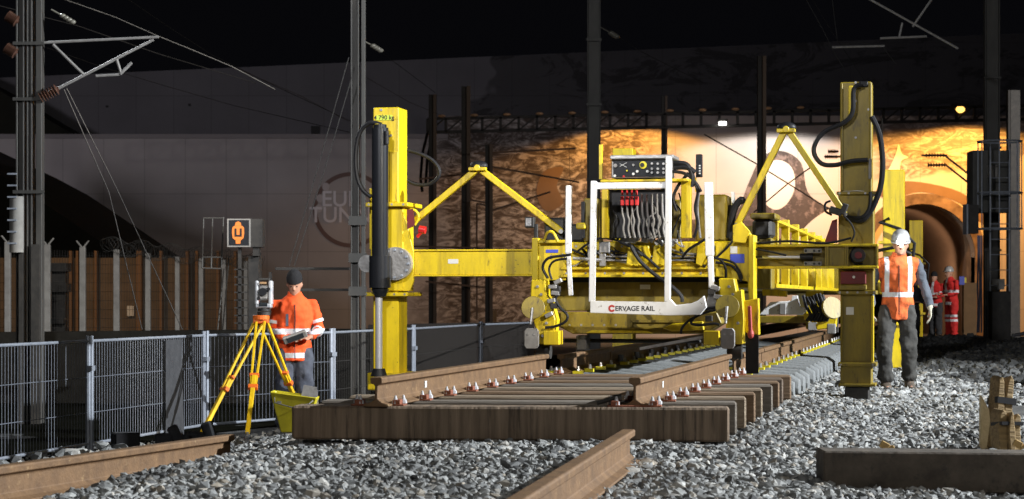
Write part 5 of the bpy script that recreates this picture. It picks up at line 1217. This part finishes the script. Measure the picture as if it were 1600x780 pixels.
def person(loc, rz, label, P, jmat, pmat, scale=1, vest=None, helmet=False, beanie=False, hem=-.12, gloves=False, headdir=V(0, -1, 0), group='railway workers on the site', headlamp=False, bands=()):
    t = thing('person', loc, label, 'person', group, rz=rz); t.scale = (scale,)*3
    P.setdefault('fwd', V(0, -1, 0)); P.setdefault('right', V(1, 0, 0))
    hd = P['head']; f = headdir.normalized(); r = f.cross(V(0, 0, 1)).normalized(); u = r.cross(f).normalized()
    b = MB()
    b.loft([(hd-u*.115+f*.02, r*.05, f*.06), (hd-u*.08+f*.012, r*.062, f*.082), (hd, r*.074, f*.094), (hd+u*.06, r*.076, f*.096), (hd+u*.1, r*.06, f*.078), (hd+u*.125, r*.03, f*.04)], 16)
    b.ell(hd+f*.103-u*.02, (.013, .018, .02), 8, 6); b.tube([hd+f*.092+u*.01, hd+f*.112-u*.03], [.008, .015], 8)
    b.ell(hd+f*.085-u*.062, (.024, .012, .008), 8, 6); b.ell(hd+f*.08-u*.095, (.022, .02, .018), 8, 6)
    for s_ in (-1, 1): b.ell(hd+r*.078*s_-u*.01, (.012, .02, .03), 8, 6)
    b.tube([P['neck']-V(0, 0, .04), hd-u*.07], [.058, .052], 12)
    b.loft(torso_secs(P), 18)
    for sd in 'LR':
        arm_t(b, P, sd, 0); leg_t(b, P, sd, 0); foot(b, P['an'+sd], P.get('toe'+sd, P['fwd']))
        hand(b, P['wr'+sd], P['hd'+sd], P['pm'+sd], 1.0, 1 if sd == 'R' else -1)
    b.build('body', M['skin'], t, remesh=.0095)
    e = MB()
    for s_ in (-1, 1): e.ell(hd+r*.03*s_+f*.087+u*.005, (.012, .008, .007), 8, 6)
    e.build('eyes', M['eye'], t)
    j = MB(); j.loft(torso_secs(P, .020, hem), 18)
    j.tube([P['neck']-V(0, 0, .03), P['neck'].lerp(hd, .38)], [.085, .078], 14)
    if vest is None:
        for sd in 'LR': arm_t(j, P, sd, .010, .93)
    else:
        for sd in 'LR': ins = P['chest'].lerp(P['neck'], .5).lerp(P['sh'+sd], .5); j.tube([ins, P['sh'+sd].lerp(P['el'+sd], .12)], [.09, .085], 12)
    j.build('jacket' if vest is None else 'vest', jmat, t, remesh=.012)
    if vest is not None:
        j = MB()
        for sd in 'LR': arm_t(j, P, sd, .016, .93)
        j.build('sleeves', vest, t, remesh=.012)
    j = MB(); j.loft([(c, a, b2) for c, a, b2 in torso_secs(P, .012)[:3]], 16)
    for sd in 'LR': leg_t(j, P, sd, .026)
    j.build('trousers', pmat, t, remesh=.012)
    j = MB()
    for sd in 'LR': foot(j, P['an'+sd], P.get('toe'+sd, P['fwd']), .012)
    j.build('boots', M['boot'], t, remesh=.01)
    if gloves:
        j = MB()
        for sd in 'LR': hand(j, P['wr'+sd], P['hd'+sd], P['pm'+sd], 1.14, 1 if sd == 'R' else -1); j.tube([P['wr'+sd].lerp(P['el'+sd], .15), P['wr'+sd]], [.04, .034], 10)
        j.build('gloves', M['glove'], t, remesh=.007)
    if beanie:
        j = MB(); j.loft([(hd+u*.035, r*.087, f*.107), (hd+u*.075, r*.088, f*.106), (hd+u*.12, r*.075, f*.09), (hd+u*.155, r*.045, f*.055), (hd+u*.168, r*.01, f*.012)], 18); j.build('beanie', M['hair'], t, smooth=True)
    if helmet:
        j = MB(); j.loft([(hd+u*.045, r*.118, f*.14), (hd+u*.052, r*.105, f*.125), (hd+u*.10, r*.10, f*.12), (hd+u*.145, r*.08, f*.095), (hd+u*.172, r*.045, f*.055), (hd+u*.18, r*.01, f*.01)], 18)
        j.prism([hd+u*.05+f*.11+r*.07, hd+u*.04+f*.165+r*.045, hd+u*.04+f*.165-r*.045, hd+u*.05+f*.11-r*.07], u*.008); j.build('helmet', M['helmet'], t, smooth=True)
    if headlamp:
        p = hd+f*.135+u*.05; j = MB(); j.ell(p+f*.02, (.042, .024, .036), 14, 8); j.build('headlamp_lens', M['headglow'], t, smooth=True)
        j = MB(); j.box(p-f*.005, (.08, .03, .05)); j.build('headlamp_case', M['dark'], t, bevel=.006)
        j = MB(); j.tube([hd+u*.03+r*(.10*math.cos(a))+f*(.118*math.sin(a)) for a in np.linspace(0, math.pi, 13)], .011, 6); j.build('headlamp_strap', M['reflective'], t)
    for (sd, seg, u0, u1, rr) in bands:
        A, B = (P['el'+sd], P['wr'+sd]) if seg == 'fore' else ((P['sh'+sd], P['el'+sd]) if seg == 'upper' else (P['kn'+sd], P['an'+sd]))
        MB().cyl(A.lerp(B, u0), A.lerp(B, u1), rr, n=16).build('reflective_band', M['reflective'], t, smooth=True)
    return t
# surveyor (1.80 m) looking down at the controller
P = dict(pelvis=V(0, 0, .95), chest=V(0, -.01, 1.30), neck=V(0, -.03, 1.53), head=V(.0, -.075, 1.665),
         shL=V(-.20, -.01, 1.45), elL=V(-.25, -.0, 1.16), wrL=V(-.10, -.24, 1.07), hdL=V(.75, -.5, .05), pmL=V(.2, .3, -1),
         shR=V(.20, -.01, 1.45), elR=V(.28, -.02, 1.17), wrR=V(.16, -.25, 1.08), hdR=V(-.7, -.5, .1), pmR=V(-.2, .3, -1),
         hipL=V(-.10, 0, .90), knL=V(-.11, -.03, .5), anL=V(-.12, 0, .09), hipR=V(.10, 0, .90), knR=V(.11, -.02, .5), anR=V(.13, 0, .09))
jm = banded('orange_survey_jacket', (.95, .115, .02), (.78, .085, .015), [('Z', 1.115, 1.175, None), ('Z', .855, .91, None)])
sv = person(S(460, 465, 141)+V(0, 0, -CZ-.69), R(8), 'surveyor in orange reflective jacket and black beanie reading a controller', P, jm, M['jeans'], 1.01, beanie=True, hem=-.13, headdir=V(-.12, -1, -.45), bands=[('R', 'upper', .62, .74, .066), ('L', 'upper', .62, .74, .066), ('R', 'fore', .2, .32, .062)])
MB().bx((-.005, -.178, .84), (.005, -.15, 1.44)).build('zip', M['ink'], sv)
MB().box((-.085, -.160, 1.27), (.028, .014, .13)).build('pocket', M['jeans'], sv)
ct = thing('survey_controller', sv.location+Vector((.045, -.36, 1.10)), 'grey handheld survey controller held by the surveyor', 'controller')
mb = MB(); Rm = Matrix.Rotation(-.35, 3, 'Y')@Matrix.Rotation(.6, 3, 'X'); mb.box((0, 0, 0), (.27, .04, .09), Rm); mb.build('case', M['plate'], ct, bevel=.01)
mb = MB(); mb.box(Rm@V(0, -.022, 0), (.19, .004, .06), Rm); mb.build('screen', M['screen'], ct)
# worker with headlamp, walking towards us
P = dict(pelvis=V(0, 0, .96), chest=V(0, -.02, 1.30), neck=V(0, -.04, 1.52), head=V(.03, -.07, 1.655),
         shL=V(-.21, -.01, 1.45), elL=V(-.30, .03, 1.17), wrL=V(-.30, -.08, .95), hdL=V(.05, -.1, -1), pmL=V(1, 0, 0),
         shR=V(.21, -.01, 1.45), elR=V(.32, .02, 1.17), wrR=V(.36, -.08, .93), hdR=V(.02, -.1, -1), pmR=V(-1, 0, 0),
         hipL=V(-.10, 0, .91), knL=V(-.16, -.10, .50), anL=V(-.13, .0, .10), hipR=V(.10, 0, .91), knR=V(.13, -.03, .49), anR=V(.15, .12, .12))
vm = banded('orange_vest', (.82, .16, .03), (.52, .10, .03), [('Z', 1.06, 1.115, None), ('X', -.155, -.105, 1.10), ('X', .105, .155, 1.10)], dirt=True)
w1 = person(S(1402, 465, 137)+V(0, 0, -CZ-.215), R(-4), 'worker in orange vest and white helmet with a lit headlamp beside the right column', P, vm, M['workpants'], 1.0, vest=M['sleeve'], helmet=True, gloves=True, hem=-.16, headdir=V(-.1, -1, -.12), headlamp=True)
MB().bx((-.005, -.175, .86), (.005, -.155, 1.42)).build('zip', M['ink'], w1)
pl_ = bpy.data.lights.new('headlamp_light', 'POINT'); pl_.energy = .12; pl_.shadow_soft_size = .01; pl_.color = (.85, .93, 1)
po = bpy.data.objects.new('headlamp_light', pl_); sc.collection.objects.link(po); po.location = w1.matrix_basis @ Vector((.01, -.30, 1.67))
# far red worker, seen from the side facing left
P = lambda: dict(pelvis=V(0, 0, .94), chest=V(0, -.03, 1.28), neck=V(0, -.05, 1.50), head=V(.0, -.08, 1.63),
         shL=V(-.2, -.02, 1.43), elL=V(-.24, -.05, 1.16), wrL=V(-.14, -.28, 1.12), hdL=V(.3, -1, .1), pmL=V(0, 0, -1),
         shR=V(.2, -.02, 1.43), elR=V(.24, -.03, 1.15), wrR=V(.15, -.27, 1.10), hdR=V(-.2, -1, .1), pmR=V(0, 0, -1),
         hipL=V(-.09, 0, .9), knL=V(-.1, -.02, .5), anL=V(-.1, 0, .09), hipR=V(.09, 0, .9), knR=V(.1, -.02, .5), anR=V(.1, 0, .09))
rm = banded('red_work_jacket', (.62, .02, .018), (.45, .015, .015), [('Z', 1.16, 1.22, None), ('Z', .86, .93, None), ('X', -.05, .03, 1.22)])
rp = banded('red_work_trousers', (.60, .02, .018), (.42, .015, .015), [('Z', .45, .51, None), ('Z', .56, .62, None)])
w2 = person(S(1487, 465, 62.5)+V(0, 0, -CZ-.22), R(-65), 'far worker in red suit with white bands and grey helmet near the tunnel mouth', P(), rm, rp, 1.02, helmet=True, hem=-.1)
w3 = person(S(1462, 465, 60)+V(0, 0, -CZ-.22), R(-40), 'far worker in red jacket and dark trousers half hidden by the far column', P(), rm, M['cloth_dark'], .97, beanie=True, hem=-.1)
P2 = P(); w4 = person(S(1426, 465, 76)+V(.0, 0, -CZ-.22), R(30), 'worker in dark clothes with banded red gaiters mostly hidden behind the headlamp worker', P2, M['cloth_dark'], M['cloth_dark'], .86, beanie=True, hem=-.1, bands=[('R', 'shin', .55, .75, .09)])
# ground of far workers
# ------------------------------------------------------------ tripod with total station
tp = thing('survey_tripod', S(408, 465, 146)+V(0, 0, -CZ), 'yellow wooden survey tripod with orange fittings standing on the stones', 'tripod')
B = tp.location.copy()
top = S(408, 497, 146)-B
feet = [S(312, 684, 150)-B, S(386, 682, 156)-B, S(470, 640, 142)-B]
feet[2] = S(478, 664, 140)-B
M['tripod'] = mat('tripod_yellow', (.85, .55, .015), (.7, .42, .01), .45, scale=10)
for i, ft in enumerate(feet):
    tdir = (ft-top); mid = top+tdir*.60; sidev = tdir.cross(V(0, 1, 0)).normalized()*.045
    tt = top+tdir.normalized()*.03
    mb = MB(); mb.bar(tt+sidev, mid+sidev*.55, .024, .028); mb.bar(tt-sidev, mid-sidev*.55, .024, .028); lg = mb.build('leg', M['tripod'], tp, bevel=.003)
    mb = MB(); mb.bar(top+tdir*.5, ft-tdir.normalized()*.05, .045, .04); mb.build('lower_leg', M['tripod'], lg, bevel=.004)
    mb = MB(); mb.bar(mid-tdir*.015, mid+tdir*.015, .10, .05); q = top+tdir*.5; mb.bar(q-tdir*.01, q+tdir*.01, .10, .045); mb.box(tt, (.07, .06, .07)); mb.build('clamp', M['orange'], lg, bevel=.005)
    mb = MB(); mb.cyl(ft-tdir.normalized()*.07, ft, .02, .004, 8); mb.build('foot_spike', M['steel'], lg, smooth=True)
MB().cyl(top+V(0, 0, -.02), top+V(0, 0, .03), .09, n=20).box(top+V(0, 0, -.03), (.16, .12, .05)).build('head_plate', M['orange'], tp, bevel=.006)
mb = MB(); mb.tube([top+V(-.03, -.03, 0), top+V(-.10, -.05, -.35), top+V(-.02, -.04, -.55)], .012); mb.build('strap', M['cloth_dark'], tp)
ts = thing('total_station', B+top+V(.03, 0, .03), 'grey total station instrument on top of the tripod', 'instrument')
MB().cyl((0, 0, 0), (0, 0, .035), .07, n=20).cyl((0, 0, .045), (0, 0, .08), .065, n=20).build('tribrach', M['dark'], ts, smooth=True)
mb = MB(); mb.box((0, 0, .10), (.17, .14, .05)); mb.box((-.072, 0, .24), (.036, .13, .26)); mb.box((.075, 0, .24), (.04, .13, .26)); mb.build('yoke', mat('instrument_grey', (.5, .51, .53), (.4, .41, .44), .4, scale=12), ts, bevel=.012)
mb = MB(); mb.box((0, 0, .24), (.11, .12, .16)); mb.build('telescope_body', M['plate'], ts, bevel=.02)
MB().cyl((0, -.11, .25), (0, -.05, .25), .042, n=20).build('lens_barrel', M['blackpaint'], ts, smooth=True)
MB().cyl((.055, -.075, .28), (.055, -.06, .28), .02, n=12).cyl((-.05, -.075, .18), (-.05, -.06, .18), .018, n=12).build('knob', M['black'], ts, smooth=True)
MB().box((0, 0, .385), (.13, .04, .03)).build('handle', M['dark'], ts, bevel=.008)
mb = MB(); mb.box((0, -.073, .115), (.09, .005, .04)); mb.build('display', M['screen'], ts)
mb = MB(); mb.box((0, -.065, .345), (.07, .02, .02)); mb.build('orange_mark', M['tan'], ts)
# bucket
bk = thing('yellow_bucket', S(461, 675, 183), 'yellow plastic hod bucket against the end of the front timber sleeper', 'bucket')
mb = MB(); w0, w1_, h = .13, .20, .33
vs = []
for (wx, wy, z) in ((.11, .09, 0), (.19, .14, .27), (.20, .15, .30)): vs += [(-wx, -wy, z), (wx, -wy, z), (wx, wy, z), (-wx, wy, z)]
for (wx, wy, z) in ((.185, .135, .30), (.10, .08, .02)): vs += [(-wx, -wy, z), (wx, -wy, z), (wx, wy, z), (-wx, wy, z)]
fs = [(3, 2, 1, 0)]
for k in range(4):
    for j in range(4): fs.append((k*4+j, k*4+(j+1) % 4, (k+1)*4+(j+1) % 4, (k+1)*4+j))
fs.append((16, 17, 18, 19)); vs = [(x, y, z+(.05 if (x < 0 and z > .2) else 0)) for x, y, z in vs]
mb.add(vs, fs); mb.build('tub', mat('yellow_plastic', (.68, .58, .02), (.5, .42, .02), .5, scale=8), bk, bevel=.008)
mb = MB(); mb.box((-.12, -.15, .26), (.035, .02, .02)); mb.tube([(-.16, -.14, .3), (-.15, -.20, .26), (.0, -.22, .22), (.14, -.19, .25), (.17, -.13, .28)], .005, 6); mb.build('handle', M['steel'], bk)
mb = MB(); mb.prism([V(.03, -.02, .20), V(.2, -.0, .24), V(.18, .05, .38), V(.07, .05, .40)], (.0, .015, 0)); o = mb.build('shovel_blade', M['steel'], bk)

# ------------------------------------------------------------ foreground right timber, wedges, scraps
mb = MB(); mb.prism([(0, 0, 0), (0, 0, .21), (1.3, .0, .195), (1.3, 0, 0)], (0, .26, 0))
o = mb.build('concrete_kerb', mat('old_beam', (.105, .085, .065), (.045, .036, .028), .9, scale=6, bump=.6, bscale=18, c3=(.03, .028, .025), c3lo=.55, c3hi=.7), bevel=.008); o.location = S(1287, 705, 318)+V(0, 0, -.21)
tag(o, 'dark weathered beam across the lower right corner', 'beam')
M['split'] = timber('split_timber', (.36, .25, .11), (.14, .09, .04))
def wedge(x, y0, y1, s, wdt, tilt, lab, nb=3, seed=1):
    rr = random.Random(seed); b_ = S(x, y1, s); h = (y1-y0)/s
    t = thing('timber_wedge', b_, lab, 'timber', 'split timber blocks standing at the right'); t.rotation_euler = (R(-6), tilt, .3)
    x0 = -wdt/2
    for k in range(nb):
        w_ = wdt/nb*rr.uniform(.8, 1.15); hk = h*rr.uniform(.86, 1.0); d0 = rr.uniform(-.02, .03)
        pts = [(x0, rr.uniform(-.01, .01)), (x0+w_, 0), (x0+w_*rr.uniform(.85, 1.05), hk*.5), (x0+w_*rr.uniform(.7, 1), hk*.93), (x0+w_*.5, hk), (x0+w_*rr.uniform(0, .2), hk*rr.uniform(.82, .97)), (x0-rr.uniform(0, .01), hk*.45)]
        MB().prism([V(a_, -.06+d0, z) for a_, z in pts], (rr.uniform(-.015, .015), .10+d0, rr.uniform(-.01, .02))).build('block', M['split'], t, bevel=.006); x0 += w_+.002
    MB().bx((-wdt/2-.004, -.064, h*.60), (wdt/2+.006, .06, h*.68)).build('dark_strap', M['black'], t)
wedge(1560, 582, 706, 260, .12, .13, 'taller split timber block with dark strap leaning at the right edge', 2, 3)
wedge(1574, 638, 706, 274, .13, .04, 'shorter split timber block in front of the taller one', 3, 5)
mb = MB(); mb.prism([S(x, y, 262)+V(0, .1, 0) for x, y in ((1539, 618), (1552, 642), (1558, 706), (1538, 706))], (0, .05, 0)); tag(mb.build('timber_sliver', mat('pale_split_face', (.66, .52, .30), (.5, .38, .2), .8, scale=12, bump=.4), bevel=.004), 'pale upright sliver of wood left of the timber blocks', 'timber')
for x, y, lab in ((1382, 692, 'small yellow wood chip on the stones behind the lower right beam'), (1590, 690, 'small yellow wood chip at the right edge behind the beam'), (1468, 701, 'flat brown wood chip lying near the middle of the beam')):
    mb = MB(); mb.box((0, 0, 0), (.05, .03, .04 if y < 700 else .012), Matrix.Rotation(.5, 3, 'Y')); mb.box((.03, 0, -.015), (.05, .03, .02), Matrix.Rotation(-.4, 3, 'Y'))
    o = mb.build('wood_chip', mat('fresh_wood', (.5, .33, .12), (.38, .24, .09), .8, scale=20), bevel=.004); o.location = S(x, y+4, 280); tag(o, lab, 'wood chip', 'wood scraps on the stones')
# long white sheet edge in the right background
mb = MB(); pts = [S(1425, 551, 72), S(1445, 549, 68), S(1470, 546, 64), S(1500, 540, 60), S(1530, 538, 58)]
mb.tube(pts, .035, 6); tag(mb.build('white_hose', M['foil'], smooth=True), 'pale plastic hose snaking over dark ballast near the tunnel', 'hose')
mb = MB(); p = S(1592, 545, 84); mb.tube([p+V(-.12, 0, 0), p+V(-.1, 0, .25), p+V(.1, 0, .28), p+V(.35, 0, .2)], .04, 8); tag(mb.build('white_pipe', M['foil'], smooth=True), 'bent pale pipe behind the cabinet at the right edge', 'pipe')
t = thing('site_board', (0, 0, 0), 'blue and yellow notice board behind the red suited worker', 'sign')
mb = MB(); rect_px(mb, 1499, 432, 1507, 445, 60, .05); mb.build('board', M['blue'], t); mb = MB(); rect_px(mb, 1507, 434, 1510, 442, 60, .05); mb.build('edge', M['tapeyel'], t)
mb = MB(); rect_px(mb, 1506, 442, 1526, 528, 70, .3); tag(mb.build('wall_panel', M['tan']), 'tan panel standing in the right side of the tunnel mouth', 'panel')
